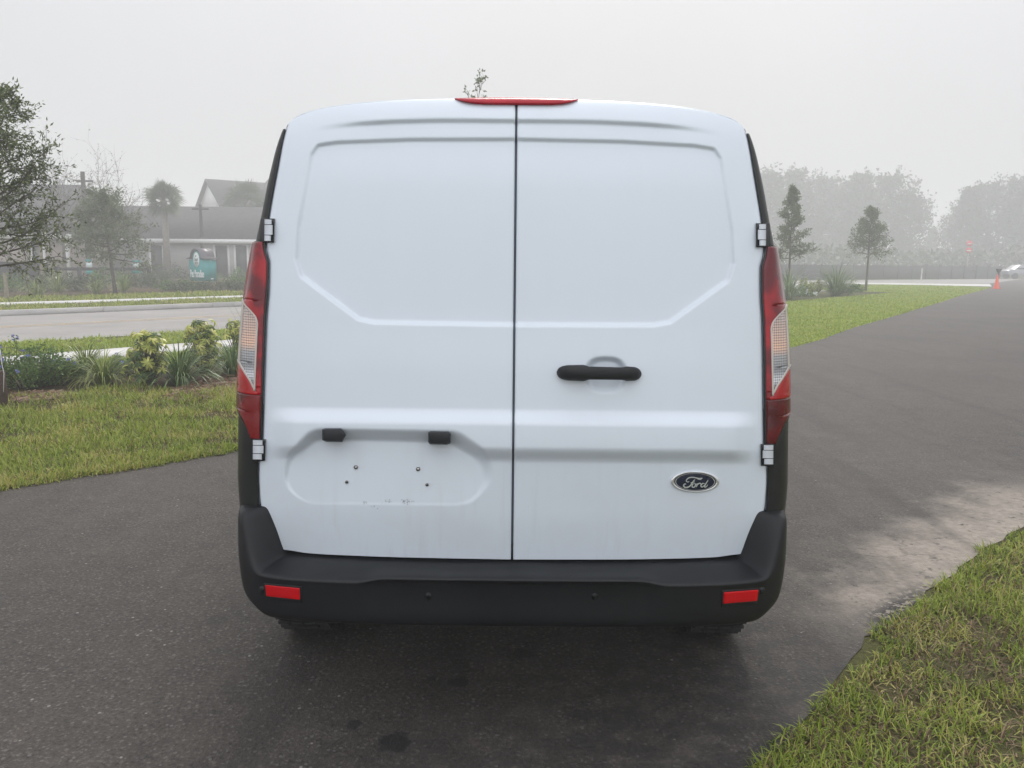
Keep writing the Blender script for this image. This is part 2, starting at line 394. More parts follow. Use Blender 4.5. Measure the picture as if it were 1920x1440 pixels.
Ub_ = pchip([221, 228, 236, 249, 327, 410, 455, 470, 500, 545, 600, 760, 828, 866, 869, 895, 930, 1165],
            [408, 419, 426, 431, 446, 460, 465.5, 465, 459, 459.5, 463, 467, 468.5, 468.7, 475, 475.5, 474, 474])
Us_ = pchip([221, 236, 245, 327, 410, 470, 520, 600, 700, 800, 900, 1000, 1060, 1165],
            [411, 429, 435, 459, 475, 487, 495, 505.5, 511, 513, 513, 506, 503, 470])
def Hf(X, y):
    X = np.asarray(X, float); y = np.asarray(y, float); a = np.abs(X)
    fade = 1 - sm(405, 468, a)
    H = .025 * sm(766, 799, y) * (1 - sm(838, 868, y)) * fade
    H += .004 * sm(600, 700, y) * (1 - sm(860, 1000, y)) * (1 - sm(300, 470, a))
    d = sdf(WINP, X, y) - 12
    H -= (.011 * (.5 + .5 * (1 - sm(268, 350, y))) + .008 * sm(300, 605, y)) * (1 - sm(-7, 2.5, d))
    yc = y - (yroof(a) - 185) * .85
    H += .015 * (1 - sm(219, 232, yc)) * (1 - sm(250, 400, a))
    do = sdf(POUT, X, y) - 44; di = sdf(PIN, X, y) - 44
    t = np.clip(-do, 0, None) / (np.clip(-do, 0, None) + np.clip(di, 0, None) + 1e-6)
    t = t * t * (3 - 2 * t) * (X < 0)
    H = H * (1 - t) + (-.0155 * (1 - np.clip((y - 830) / 116, 0, 1))) * t
    r = ((np.abs(X - 172.5) / 39)**2.7 + (np.abs(y - 702) / 35)**2.7)**(1/2.7)
    H -= .021 * (1 - sm(.74, 1.03, r)) * (1 - .8*sm(698, 736, y))
    return H
def DP(X, y, h=0.0, feat=True):          # point on the door skin, raised by h towards the camera
    X = np.asarray(X, float); y = np.asarray(y, float) + 0 * X
    rx, rz = vray(X, y); Hh = (Hf(X, y) if feat else 0) + h
    Y = np.full(np.shape(X), 2.25)
    for _ in range(14):
        Y = .5 * Y + .5 * (Ybase(rx * Y, CH + rz * Y) - Hh)
    return np.stack([rx * Y + VX, Y, CH + rz * Y], -1)

van = empty('delivery_van', (VX, 4.2, 0), 'white cargo van seen from behind with closed twin rear doors on the asphalt drive', 'van')

def grid_faces(nr, nc, flip=False, off=0):
    i = np.arange((nr-1)*(nc-1)); r = i // (nc-1); c = i % (nc-1); a = r*nc + c + off
    f = np.stack([a, a+1, a+nc+1, a+nc], 1); return f[:, ::-1] if flip else f
def make_door(side, name, label=None):
    yk = np.concatenate([np.linspace(221, 250, 16)[:-1], np.linspace(250, 1000, 330)[:-1], np.linspace(1000, 1036, 26)])
    s = np.concatenate([np.linspace(0, .94, 150)[:-1], np.linspace(.94, 1, 14)])
    U = U_(yk)[:, None]; u = 2.2 + s[None, :] * (U - 2.2)
    wb = sm(880, 1034, yk)[:, None]; wtop = (1 - sm(224, 420, yk))[:, None]
    Uc = np.clip(U, 0, 415)
    y = yk[:, None] + wb * (yb_(np.minimum(u, 415)) - yb_(Uc)) * (u < 415) + wtop * (yt_(np.minimum(u, 408)) - yt_(np.clip(U, 0, 408))) * (u < 408)
    X = side * u
    edge = np.minimum(np.minimum((U - u), (u - 2.2)), np.minimum(1e3, np.abs(y - 1e4)))
    roll = -.004 * (1 - sm(0, 3.2, edge))
    P = DP(X, y, roll)
    nr, nc = u.shape; V = P.reshape(-1, 3)
    Fq = grid_faces(nr, nc, side < 0)
    # skirt
    ring = list(range(nc)) + [r*nc + nc-1 for r in range(1, nr)] + [(nr-1)*nc + c for c in range(nc-2, -1, -1)] + [r*nc for r in range(nr-2, 0, -1)]
    R = np.array(ring); S = V[R] + np.array((0, .028, 0)); b = len(V); k = np.arange(len(R)); k2 = (k+1) % len(R)
    Fs = np.stack([R[k], b+k, b+k2, R[k2]], 1)
    if side < 0: Fs = Fs[:, ::-1]
    o = mesh(name, np.vstack([V, S]), np.vstack([Fq, Fs]), M['paint'], van, True)
    bm = bmesh.new(); bm.from_mesh(o.data); bmesh.ops.recalc_face_normals(bm, faces=bm.faces)
    if sum(f.normal.y for f in bm.faces) > 0: bmesh.ops.reverse_faces(bm, faces=bm.faces)
    bm.to_mesh(o.data); bm.free()
    o.data.set_sharp_from_angle(angle=math.radians(50))
    if label: o['label'] = label
    return o
door_l = make_door(-1, 'rear_door', 'left rear door with the number plate recess')
door_r = make_door(1, 'rear_door', 'right rear door with handle and oval badge')

# body shell: rear ring, rounded corner, then stations towards the front
def zE(y):                                # door-edge point for a side row
    P = DP(Ub_(y) + 2.0, y, -.004, False); return P[0] - VX, P[1], P[2]
BB = .12
_ycache = {}
def row(y):
    y = round(float(y), 3)
    if y in _ycache: return _ycache[y]
    x, Y, z = zE(y); us = float(Us_(y)); ph = np.linspace(0, math.pi/2, 80)
    lo, hi = .001, .25
    for _ in range(30):
        a = (lo + hi) / 2; u, _v = proj(x + a*np.sin(ph), Y + BB*(1-np.cos(ph)), z)
        if u.max() > us: hi = a
        else: lo = a
    k = int(u.argmax()); _ycache[y] = (x, Y, z, a, ph[:k+1], u[:k+1]); return _ycache[y]
def corner(y, g, off=0.0):                # g 0..1: seen part; 1..2: to the side; 2..3: 0.2 m along the side
    x, Y, z, a, ph, u = row(y)
    if g <= 1: p = float(np.interp(u[0] + g*(u[-1]-u[0]), u, ph)); ex = 0
    elif g <= 2: p = ph[-1] + (g-1)*(math.pi/2 - ph[-1]); ex = 0
    else: p = math.pi/2; ex = (g-2)*.2
    nx, ny = math.sin(p)/a, -math.cos(p)/BB; L = math.hypot(nx, ny)
    return (x + a*math.sin(p) + off*nx/L, Y + BB*(1-math.cos(p)) + off*ny/L + ex, z)
def cpatch(name, ys, g0, g1, off, mat, parent, side, nc=14, solid=.005, label=None):
    V = []; 
    for y in ys:
        a = g0(y) if callable(g0) else g0; b = g1(y) if callable(g1) else g1
        for k in range(nc):
            p = corner(y, a + (b-a)*k/(nc-1), off); V.append((VX + side*p[0], p[1], p[2]))
    o = mesh(name, V, grid_faces(len(ys), nc, side < 0), mat, parent, True)
    bm = bmesh.new(); bm.from_mesh(o.data); bmesh.ops.recalc_face_normals(bm, faces=bm.faces)
    if sum(f.normal.y * f.calc_area() for f in bm.faces) > 0: bmesh.ops.reverse_faces(bm, faces=bm.faces)
    bm.to_mesh(o.data); bm.free()
    if solid:
        m = o.modifiers.new('thickness', 'SOLIDIFY'); m.thickness = solid; m.offset = -1
    if label: o['label'] = label
    return o
ring = []                                  # (point, outward, a)
for y in list(np.linspace(1105, 250, 60)): 
    x, Y, z, a, *_ = row(y); ring.append(((x, Y, z), (1, 0), a))
for u in (429.5, 427, 424, 420, 414, 408, 400, 386, 365, 344, 315, 289, 250, 205, 160, 112, 60, 0):
    P = DP(u, yroof(u), -.004, False); ring.append(((P[0]-VX, P[1], P[2]), None, .012))
for i, r in enumerate(ring):
    if r[1] is None:
        a = np.array(ring[i-1][0]); b = np.array(ring[min(i+1, len(ring)-1)][0]); t = b - a
        nn = np.array((t[2], -t[0])); nn = nn / np.linalg.norm(nn); nn = nn if nn[1] > 0 or nn[0] > 0 else -nn
        if i == len(ring)-1: nn = np.array((0, 1))
        ring[i] = (r[0], tuple(nn), .008)
full = [((-p[0], p[1], p[2]), (-n[0], n[1]), a) for p, n, a in ring[:-1]] + ring[::-1]
nR = len(full); V = []; 
def rowpts(f): V.extend(f(*r) for r in full)
rowpts(lambda p, n, a: (VX + p[0], p[1] + .02, p[2]))
for ph in np.linspace(0, math.pi/2, 12):
    rowpts(lambda p, n, a: (VX + p[0] + n[0]*a*math.sin(ph), p[1] + BB*(1-math.cos(ph)), p[2] + n[1]*a*math.sin(ph)))
last = np.array(V[-nR:])
zt0 = last[:, 2].max(); zb0 = last[:, 2].min(); xm = np.abs(last[:, 0] - VX).max()
for (Yc, gx, zt) in ((2.75, .055, 0), (3.0, .07, .005), (3.8, .08, .01), (4.6, .08, 0), (4.95, .07, -.03), (5.35, .05, -.30), (5.8, .04, -.72), (6.3, .0, -.86), (6.5, -.08, -1.05)):
    for q in last:
        t = (q[2] - zb0) / (zt0 - zb0); zz = zb0 + (q[2]-zb0) * (zt0 + zt - zb0) / (zt0 - zb0)
        sx = np.sign(q[0]-VX) * min(1, abs(q[0]-VX)/.5)
        V.append((q[0] + sx*gx*(1-.4*t), max(Yc, q[1]+.02) if Yc < 3 else Yc, zz))
n_rows = len(V) // nR
Fc = grid_faces(n_rows, nR).tolist() + [[(n_rows-1)*nR + k for k in range(nR)]]
body = mesh('body', V, Fc, M['paint'], van, True); recalc(body); body.data.set_sharp_from_angle(angle=math.radians(40))
# side details: wheel arches, sill cladding, sliding-door rail and shut lines
bvb = BVHTree.FromPolygons([Vector(v) for v in V], Fc)
def side_pt(y, z, side, off):
    L, nn, *_ = bvb.ray_cast(Vector((VX + side*3, y, z)), Vector((-side, 0, 0)))
    return (L.x + side*off, y, z) if L is not None else (VX + side*(.87 + off), y, z)
def side_patch(name, rows_, mat, side, off=.006, thick=.010):
    nc = len(rows_[0]); o = mesh(name, [side_pt(y, z, side, off) for r_ in rows_ for y, z in r_], grid_faces(len(rows_), nc), mat, van, True)
    bm = bmesh.new(); bm.from_mesh(o.data); bmesh.ops.recalc_face_normals(bm, faces=bm.faces)
    if sum(f.normal.x * side for f in bm.faces) < 0: bmesh.ops.reverse_faces(bm, faces=bm.faces)
    bm.to_mesh(o.data); bm.free(); m_ = o.modifiers.new('thickness', 'SOLIDIFY'); m_.thickness = thick; m_.offset = -1
for side in (-1, 1):
    for yc in (2.97, 5.66):
        side_patch('wheel_arch', [[(yc + r_*math.cos(q), .40 + r_*math.sin(q)) for q in np.linspace(.08, math.pi-.08, 24)] for r_ in (.02, .15, .30, .38)], M['under'], side, .012)
        side_patch('arch_trim', [[(yc + r_*math.cos(q), .40 + r_*math.sin(q)) for q in np.linspace(.08, math.pi-.08, 28)] for r_ in (.375, .43)], M['trim'], side, .016)
    side_patch('sill_cladding', [[(y, z) for y in np.linspace(3.42, 5.2, 16)] for z in np.linspace(.46, .66, 4)], M['trim'], side, .010)
    side_patch('side_rail', [[(y, z) for y in np.linspace(2.75, 4.2, 12)] for z in (1.18, 1.21)], M['trim'], side, .004)
    for yy in (3.45, 4.35, 5.30):
        side_patch('shut_line', [[(y, z) for y in (yy, yy+.006)] for z in np.linspace(.66, 1.55 if yy > 5 else 1.72, 16)], M['trim'], side, .001, .003)
# dark door frame behind the doors
ys = np.linspace(222, 1046, 60); FV = []
for i, y in enumerate(ys):
    P = [DP(s*(float(Ub_(y))+3.5), y, -.034, False) for s in (-1, -.8, -.5, -.02, .02, .5, .8, 1)]
    if i < 22:
        k = 1 - i/22
        P = [DP(s*(float(Ub_(y))+3.0), y + k*(float(yroof(abs(s)*408)) - 221 + 3), -.034, False) for s in (-1, -.8, -.5, -.02, .02, .5, .8, 1)]
    FV += [tuple(p) for p in P]
mesh('door_frame', FV, grid_faces(60, 8), plain('grey_seal', (.035, .04, .048), .6, .1), van, True)
mb = MB(); mb.box((VX, 4.5, .42), (1.5, 2.0, .16)); mb.box((VX, 2.75, .44), (1.05, .8, .08)); mb.tube([(VX-.52, 3.0, .30), (VX+.52, 3.0, .30)], .05, 10); mb.build('underbody', M['under'], van)

# corner trims, lights, hinges
for side in (-1, 1):
    who = 'left' if side < 0 else 'right'
    cpatch('window_trim', np.linspace(246, 458, 40), 0.0, .97, .003, M['trim'], van, side, 10)
    cpatch('corner_cladding', np.linspace(762, 1100, 60), lambda y: 0.0, lambda y: 2.9, .004, M['trim'], van, side, 24, .006)
    tl = cpatch('tail_light', np.linspace(456, 829, 90), lambda y: 0.0, lambda y: (1.9 if y < 780 else float(np.interp(y, [780, 795, 810, 829], [1.2, .80, .60, .42]))) , .007, M['gloss'], van, side, 18, .006)
    inner = lambda y: .07 if y > 500 else float(np.interp(y, [456, 500], [.16, .07]))
    flo = pchip([566, 574, 585, 600, 612, 730], [1.0, .90, .62, .33, .26, .27])       # upper edge of clear section
    ysr = np.concatenate([np.linspace(458, 566, 30), np.linspace(567, 730, 50)])
    cpatch('upper_lens', ysr, inner, lambda y: 1.8 if y < 566.5 else float(flo(y)), .012, M['lensred'], tl, side, 14, .005)
    fhi = pchip([684, 694, 705, 720, 731, 736], [1.0, .86, .70, .48, .36, .28])
    def cr(y): return float(flo(y)) + .0
    def cl(y): return 1.9 if y < 684 else float(fhi(y))
    ysc = np.concatenate([np.linspace(569, 683, 50), np.linspace(684, 734, 24)])
    cpatch('clear_lens', ysc, lambda y: cr(y) + .03, lambda y: max(cl(y) - .03, cr(y) + .04), .0115, M['clear'], tl, side, 16, .004)
    cpatch('lens_frame', np.linspace(567, 736, 70), lambda y: cr(y) + .0, lambda y: cr(y) + .06, .0145, M['frame'], tl, side, 5, .006)
    cpatch('lens_frame', np.linspace(684, 737, 24), lambda y: max(cl(y) - .065, cr(y)), lambda y: cl(y), .0142, M['frame'], tl, side, 5, .006)
    cpatch('lens_frame', np.linspace(571, 690, 50), .91, .95, .0146, M['frame'], tl, side, 5, .006)
    cpatch('bright_lens', np.linspace(686, 744, 24), lambda y: cl(y) if y < 737 else .2, 1.85, .0118, M['lensbright'], tl, side, 12, .005)
    cpatch('red_strip', np.linspace(612, 744, 30), .07, lambda y: .27, .0112, M['lensred'], tl, side, 6, .005)
    cpatch('lower_lens', np.linspace(745, 826, 40), inner, lambda y: (1.7 if y < 775 else float(np.interp(y, [775, 790, 808, 826], [1.0, .76, .56, .40]))), .0115, M['lensdark'], tl, side, 14, .005)
    # hinges: dark base, knuckles with gaps
    for (y0, y1, g0, g1, big) in ((415, 457, -.1, .9, True), (829, 867, -.1, .55, False)):
        h = MB(); yc = (y0+y1)/2
        def hp(u, y, h_): 
            P = DP(u, y, h_, False); return (VX + side*(P[0]-VX), P[1], P[2])
        uo = float(Us_(yc)) - (9 if big else 24); ui = float(U_(yc)) + (-12 if big else -3.5)
        base = MB()
        pts = [(ui-1, y0-1), (uo+(6 if big else 0), y0-1), (uo+(8 if big else 0), y1+2), (ui, y1+2)]
        A = [hp(u, y, -.012) for u, y in pts]; B = [hp(u, y, .006) for u, y in pts]
        base.add(A + B, [(0,1,2,3), (4,5,6,7), (0,1,5,4), (1,2,6,5), (2,3,7,6), (3,0,4,7)])
        hb = base.build('hinge', M['gloss'], van, bevel=.001)
        k = 0
        for (a, b) in ((y0+.5, y0 + 10), (y0 + 11.2, y1 - 12.5), (y1 - 11.3, y1 - 1)):
            kn = MB(); nseg = 8; V2 = []
            u0, u1 = ui + (5 if k == 0 else (3 if k == 1 else 6)), uo - 1
            for yy in (a, b):
                for j in range(nseg+1):
                    t = j/nseg; V2.append(hp(u0 + (u1-u0)*t, yy + (3*(1-t) if (k == 0 and yy == a) else 0), .008 + .016*math.sin(math.pi*min(1, .12+t*.88))**.6))
            nb = len(V2)
            for yy in (a, b):
                for j in range(nseg+1): V2.append(hp(u0 + (u1-u0)*j/nseg, yy, .002))
            fs = []
            for j in range(nseg):
                fs += [(j, j+1, nseg+1+j+1, nseg+1+j), (j, nb+j, nb+j+1, j+1), (nseg+1+j, nseg+2+j, nb+nseg+2+j, nb+nseg+1+j)]
            fs += [(0, nseg+1, nb+nseg+1, nb), (nseg, nb+nseg, nb+2*nseg+1, 2*nseg+1)]
            kn.add(V2, fs); kn.build('hinge_knuckle', M['hinge'], hb, True, 40); k += 1

# roof brake light
BV = []; us = np.linspace(-116, 116, 61); 
ylo = lambda u: float(np.interp(abs(u), [0, 62, 88, 104, 116], [194, 194, 192.6, 190, 186.4]))
for k in range(6):
    for u in us:
        t = k/5; y = 182.6 + (abs(u)/116)**2*2.4 + t*(ylo(u) - 182.6 - (abs(u)/116)**2*2.4)
        BV.append(tuple(DP(u, y, (.012*math.sin(math.pi*(.3 + .5*t)) + .004)*(1-(abs(u)/117)**10) + .002)))
o = mesh('brake_light', BV, grid_faces(6, 61), M['brake'], van, True); m = o.modifiers.new('thickness', 'SOLIDIFY'); m.thickness = .02; m.offset = -1; recalc(o)
# seam bits: latch at the bottom of the seam
mb = MB()
A = [tuple(DP(u, y, -.012)) for u, y in ((-2.6, 1020), (2.6, 1020), (2.6, 1050), (-2.6, 1050))]
mb.prism(A, (0, .02, 0)); mb.build('door_seal', M['gloss'], van)

for lo_, hi_ in ((195.5, 1019),):
    V2 = []
    for y in np.linspace(lo_, hi_, 120):
        for X in (-2.4, 0, 2.4): V2.append(tuple(DP(X, y, -.009)))
    mesh('door_seal', V2, grid_faces(120, 3), plain('seam_rubber', (.055, .065, .082), .6, .1), van, True)
# px prism on the door
def pxprism(name, pts, h0, h1, mat, parent, inset=0.0, bevel=None, smooth=False):
    c = np.mean(pts, 0); q = [tuple(c + (np.array(p)-c)*(1-inset)) for p in pts]; n = len(pts)
    A = [tuple(DP(x, y, h0)) for x, y in pts]; B = [tuple(DP(x, y, h1)) for x, y in q]
    mb = MB(); mb.add(A + B, [tuple(range(n)), tuple(range(2*n-1, n-1, -1))] + [(i, i+n, (i+1) % n+n, (i+1) % n) for i in range(n)])
    return mb.build(name, mat, parent, smooth, 40, bevel)
def C(px, py):                              # photograph pixel -> canonical van coordinates
    dx, dy = px-960, py-720; return (dx + RHO*dy - 3.5, dy - RHO*dx + 720)
# number plate lamps on the overhang (flat-backed boxes, pointed on the right)
for pts in ([(604,805),(610,803),(640,803),(649,815),(642,829),(612,828.5),(604,825)], [(803,811),(808,808),(841,809),(845,812),(845,831),(838,834),(806,833),(803,829)]):
    Pp = [C(*p) for p in pts]; c = np.mean(Pp, 0)
    Y0 = min(DP(p[0], p[1])[1] for p in Pp) - .010; mb = MB(); A = []; B = []; Cc = []
    for p in Pp:
        for L, yy, k in ((A, Y0 + .045, 1), (B, Y0, 1), (Cc, Y0 - .008, .84)):
            q = c + (np.array(p)-c)*k; rx, rz = vray(*q); L.append((rx*yy+VX, yy, CH+rz*yy))
    n = len(A); V2 = A+B+Cc; fs = [tuple(range(n)), tuple(range(3*n-1, 2*n-1, -1))]
    for r in (0, 1): fs += [(r*n+i, (r+1)*n+i, (r+1)*n+(i+1) % n, r*n+(i+1) % n) for i in range(n)]
    mb.add(V2, fs); mb.build('plate_lamp', M['lampbox'], van, bevel=.001)
for (px, py, r, kind) in ((667.3, 876, 4.3, 1), (784, 879.5, 4.3, 1), (650.3, 904, 3.4, 0), (801, 909, 3.4, 0)):
    x, y = C(px, py); pts = [(x + r*math.cos(a), y + r*math.sin(a)) for a in np.linspace(0, 2*math.pi, 13)[:-1]]
    s = pxprism('plate_screw', pts, -.002, .004, M['screw'], van, .15)
    pxprism('screw_hole', [(x + .3 + .42*r*math.cos(a), y + .42*r*math.sin(a)) for a in np.linspace(0, 2*math.pi, 9)[:-1]], .0035, .0046, M['hole'] if not kind else M['chrome'], s)
# scuffs left by the number plate
rnd = random.Random(4); scm = plain('scuff', (.16, .17, .17), .7, .4, 90)
for (cx, cy, sx, n) in ((728, 940, 9, 16), (762, 941, 12, 26), (684, 943, 5, 9), (704, 949.5, 12, 7)):
    mb = MB()
    for k in range(n):
        x, y = C(cx + rnd.gauss(0, sx*.5), cy + rnd.gauss(0, 2.0)); r = rnd.uniform(.3, .95)
        pts = [(x + r*rnd.uniform(.7, 1.8)*math.cos(a), y + r*rnd.uniform(.5, 1)*math.sin(a)) for a in np.linspace(0, 2*math.pi, 6)[:-1]]
        hh = .0006 + .00003*len(mb.V)/5 % .0006; mb.add([tuple(DP(a, b, hh)) for a, b in pts], [tuple(range(5))])
    mb.build('paint_scuff', scm, door_l)

# handle
hx0, hx1 = C(1044, 699)[0], C(1203, 700)[0]; V2 = []; nst = 41; nse = 16; cyy = 698.3
for i in range(nst):
    t = i/(nst-1); x = hx0 + (hx1-hx0)*(.5-.5*math.cos(math.pi*t)); q = (x-hx0)/(hx1-hx0)
    half = float(np.interp(q, [0, .02, .06, .12, .33, .37, .78, .82, .93, .97, .99, 1], [2, 8.5, 12.2, 14.3, 15.6, 12.3, 11.8, 13.8, 12.6, 9.5, 6, 2]))
    back = float(np.interp(q, [0, .32, .40, .76, .83, 1], [-.004, -.004, .024, .024, -.004, -.004]))
    front = float(np.interp(q, [0, .04, .12, .3, .7, .88, .96, 1], [.010, .026, .038, .046, .046, .038, .026, .010]))
    cy = cyy + (q-.5)*1.0
    for k in range(nse):
        a = 2*math.pi*k/nse; ca, sa = math.cos(a), math.sin(a)
        e = lambda v: math.copysign(abs(v)**.62, v)
        h = (front+back)/2 + (front-back)/2*e(ca); y = cy + half*e(sa)
        rx, rz = vray(x, y); P0 = DP(x, cyy, h, False); Yp = P0[1]; V2.append((rx*Yp+VX, Yp, CH+rz*Yp))
fs = [(i*nse+k, i*nse+(k+1) % nse, (i+1)*nse+(k+1) % nse, (i+1)*nse+k) for i in range(nst-1) for k in range(nse)] + [tuple(range(nse)), tuple((nst-1)*nse+k for k in range(nse))]
MB().add(V2, fs).build('handle', M['handle'], van, True, 60)

# oval badge
bx, by = C(1303.6, 903.4)
def ell(r, h, n=48, ra=45.6, rb=19.9): return [tuple(DP(bx + ra*r*math.cos(a), by + rb*r*math.sin(a), h)) for a in np.linspace(0, 2*math.pi, n+1)[:-1]]
prof = [(1.0, -.001), (1.0, .003), (.985, .0052), (.955, .0066), (.915, .0070), (.88, .0062), (.86, .0045)]
def rings(prof, name, mat, parent, cap=False, **kw):
    V2 = []; n = 48
    for r, h in prof: V2 += ell(r, h)
    fs = [(i*n+k, i*n+(k+1) % n, (i+1)*n+(k+1) % n, (i+1)*n+k) for i in range(len(prof)-1) for k in range(n)]
    if cap: fs.append(tuple((len(prof)-1)*n+k for k in range(n)))
    return MB().add(V2, fs).build(name, mat, parent, True, 50)
badge = rings([(.875, .001), (.87, .0042), (.6, .0052), (.3, .0056)], 'badge', M['navy'], van, True)
badge['label'] = 'oval blue badge with chrome rim and script lettering'
rings(prof, 'badge_rim', M['chrome'], badge)
rings([(.815, .0050), (.815, .0056), (.785, .0056), (.785, .0050)], 'badge_line', M['silver'], badge)
def crv(pts, n=8):                          # Catmull-Rom
    P = [np.array(p, float) for p in pts]; P = [2*P[0]-P[1]] + P + [2*P[-1]-P[-2]]; out = []
    for i in range(1, len(P)-2):
        for k in range(n):
            t = k/n; a, b, c, d = P[i-1:i+3]
            out.append(.5*((2*b) + (-a+c)*t + (2*a-5*b+4*c-d)*t*t + (-a+3*b-3*c+d)*t**3))
    return out + [P[-2]]
strokes = [([(1115,463),(1085,470),(1040,472),(985,466),(920,452),(850,448),(790,462),(748,490),(730,525),(742,552),(775,560),(800,540)], 11),
           ([(1112,466),(1080,486),(1040,490),(990,478)], 13),
           ([(940,505),(905,530),(880,570),(848,620),(805,665),(750,690),(700,688),(668,660),(672,625),(700,606),(725,612)], 13),
           ([(830,580),(880,570),(935,556)], 9),
           ([(930,598),(895,608),(872,640),(872,672),(895,688),(930,672),(950,640),(948,610),(925,597)], 11),
           ([(935,602),(965,612),(1000,598)], 9),
           ([(1012,592),(990,630),(965,682)], 12), ([(985,640),(1015,608),(1048,590),(1072,596),(1066,616)], 11),
           ([(1168,600),(1130,594),(1096,615),(1082,650),(1098,678),(1135,668),(1165,635)], 12),
           ([(1255,512),(1225,560),(1190,615),(1168,660),(1178,680),(1210,672),(1245,625)], 12)]
mb = MB()
for si, (pts, wd) in enumerate(strokes):
    P = crv(pts, 6); V2 = []
    for i, p in enumerate(P):
        t = P[min(i+1, len(P)-1)] - P[max(i-1, 0)]; t = t/ (np.linalg.norm(t)+1e-9); nn = np.array((-t[1], t[0]))
        ww = wd*(.45 + .75*math.sin(math.pi*min(1, max(0, .1 + .8*i/(len(P)-1)))))
        for s in (-1, 1):
            q = p + nn*ww*s; x, y = C(1230 + q[0]*150/1920, 860 + q[1]*150/1920)
            V2.append(tuple(DP(x, y, .0062 + .0001*si)))
    mb.add(V2, [(2*i, 2*i+1, 2*i+3, 2*i+2) for i in range(len(P)-1)])
mb.build('badge_lettering', M['silver'], badge)

# bumper: a profile swept round the back and the corners
plan = crv([(0, 2.102), (.2, 2.103), (.4, 2.107), (.55, 2.116), (.65, 2.132), (.72, 2.157), (.765, 2.188), (.795, 2.228), (.815, 2.285), (.826, 2.38), (.838, 2.52)], 7)
NP_ = len(plan); rowsB = []
def prof_b(x, s):
    lip = .5145 + .0125 * (1 - float(sm(.36, .43, x)))
    cen = 1 - float(sm(.36, .44, x))
    a = [(-.15, .540), (-.098, .5375), (-.060, .533), (-.014, lip+.008), (-.003, lip+.003), (0, lip-.003), (-.004-.010*cen, lip-.012), (-.007-.012*cen, .47), (-.010-.010*cen, .44), (-.014-.006*cen, .402), (-.030, .374), (-.08, .362), (-.2, .364)]
    b = [(-.085, .685), (-.022, .682), (-.008, .676), (-.003, .657), (-.001, .61), (0, .565), (0, .535), (-.002, .50), (-.005, .46), (-.012, .418), (-.036, .394), (-.09, .381), (-.2, .378)]
    return [(p[0]*(1-s)+q[0]*s, p[1]*(1-s)+q[1]*s) for p, q in zip(a, b)]
for i, p in enumerate(plan):
    t = plan[min(i+1, NP_-1)] - plan[max(i-1, 0)]; t = t/np.linalg.norm(t); nn = np.array((t[1], -t[0]))
    s = float(sm(.715, .795, p[0]))
    rowsB.append([(p[0]+nn[0]*o, p[1]+nn[1]*o, z) for o, z in prof_b(p[0], s)])
rowsB = [[(-x, y, z) for x, y, z in r] for r in rowsB[:0:-1]] + rowsB
VB = [(x+VX, y, z) for r in rowsB for x, y, z in r]; npf = len(rowsB[0]); FB = grid_faces(len(rowsB), npf)
bo = mesh('bumper', VB, FB, M['bumper'], van, True); recalc(bo)
bm = bmesh.new(); bm.from_mesh(bo.data)
if sum(f.normal.y * f.calc_area() for f in bm.faces) > 0: bmesh.ops.reverse_faces(bm, faces=bm.faces)
bm.to_mesh(bo.data); bm.free()
m = bo.modifiers.new('sub', 'SUBSURF'); m.levels = 1; m.render_levels = 2
bv = BVHTree.FromPolygons([Vector(v) for v in VB], FB.tolist())
def hit(u, y, off):
    rx, rz = vray(u, y); d = Vector((rx, 1, rz)).normalized(); L, nn, *_ = bv.ray_cast(Vector((VX, 0, CH)), d)
    if L is None: return (rx*2.12+VX, 2.12, CH+rz*2.12)
    if nn.y > 0: nn = -nn
    return tuple(L + nn*off)
def decal(name, quad, off, mat, parent, side, nx=12, ny=5, solid=.006, rnd_=.0):
    V2 = []
    for j in range(ny):
        for i in range(nx):
            a, b = i/(nx-1), j/(ny-1); q = [np.array(k, float) for k in quad]
            p = (q[0]*(1-a)+q[1]*a)*(1-b) + (q[3]*(1-a)+q[2]*a)*b
            V2.append(hit(side*p[0], p[1], off))
    o = mesh(name, V2, grid_faces(ny, nx), mat, parent, True); recalc(o)
    bm = bmesh.new(); bm.from_mesh(o.data)
    if sum(f.normal.y for f in bm.faces) > 0: bmesh.ops.reverse_faces(bm, faces=bm.faces)
    bm.to_mesh(o.data); bm.free()
    m = o.modifiers.new('thickness', 'SOLIDIFY'); m.thickness = solid; m.offset = -1
    m = o.modifiers.new('bevel', 'BEVEL'); m.width = .0015; m.segments = 2; m.limit_method = 'ANGLE'
    return o
for side in (-1, 1):
    q = [(461, 1100.5), (397, 1106), (396, 1127), (458.5, 1121)]
    rb = decal('reflector_bezel', [(465, 1097.5), (393.5, 1103), (392, 1134.5), (460, 1127.5)], .0022, M['bumper'], van, side, solid=.004)
    decal('reflector', q, .0048, M['reflector'], rb, side)
for (px, py) in ((490.5, 1107), (803, 1118), (1115, 1118.5), (1430, 1108)):
    x, y = C(px, py)
    for r, off, mt in ((8.0, .0002, M['trim']), (6.2, .0006, M['bumper'])):
        V2 = [hit(x, y, off + .0)] + [hit(x + r*(.75 if abs(x) > 420 else 1)*math.cos(a), y + r*math.sin(a), off) for a in np.linspace(0, 2*math.pi, 17)[:-1]]
        o = recalc(mesh('parking_sensor' if r > 7 else 'sensor_face', V2, [(0, 1+k, 1+(k+1) % 16) for k in range(16)], mt, van if r > 7 else sens, True))
        bm = bmesh.new(); bm.from_mesh(o.data)
        if sum(f.normal.y for f in bm.faces) > 0: bmesh.ops.reverse_faces(bm, faces=bm.faces)
        bm.to_mesh(o.data); bm.free()
        mm = o.modifiers.new('thickness', 'SOLIDIFY'); mm.thickness = .0015; mm.offset = -1
        if r > 7: sens = o

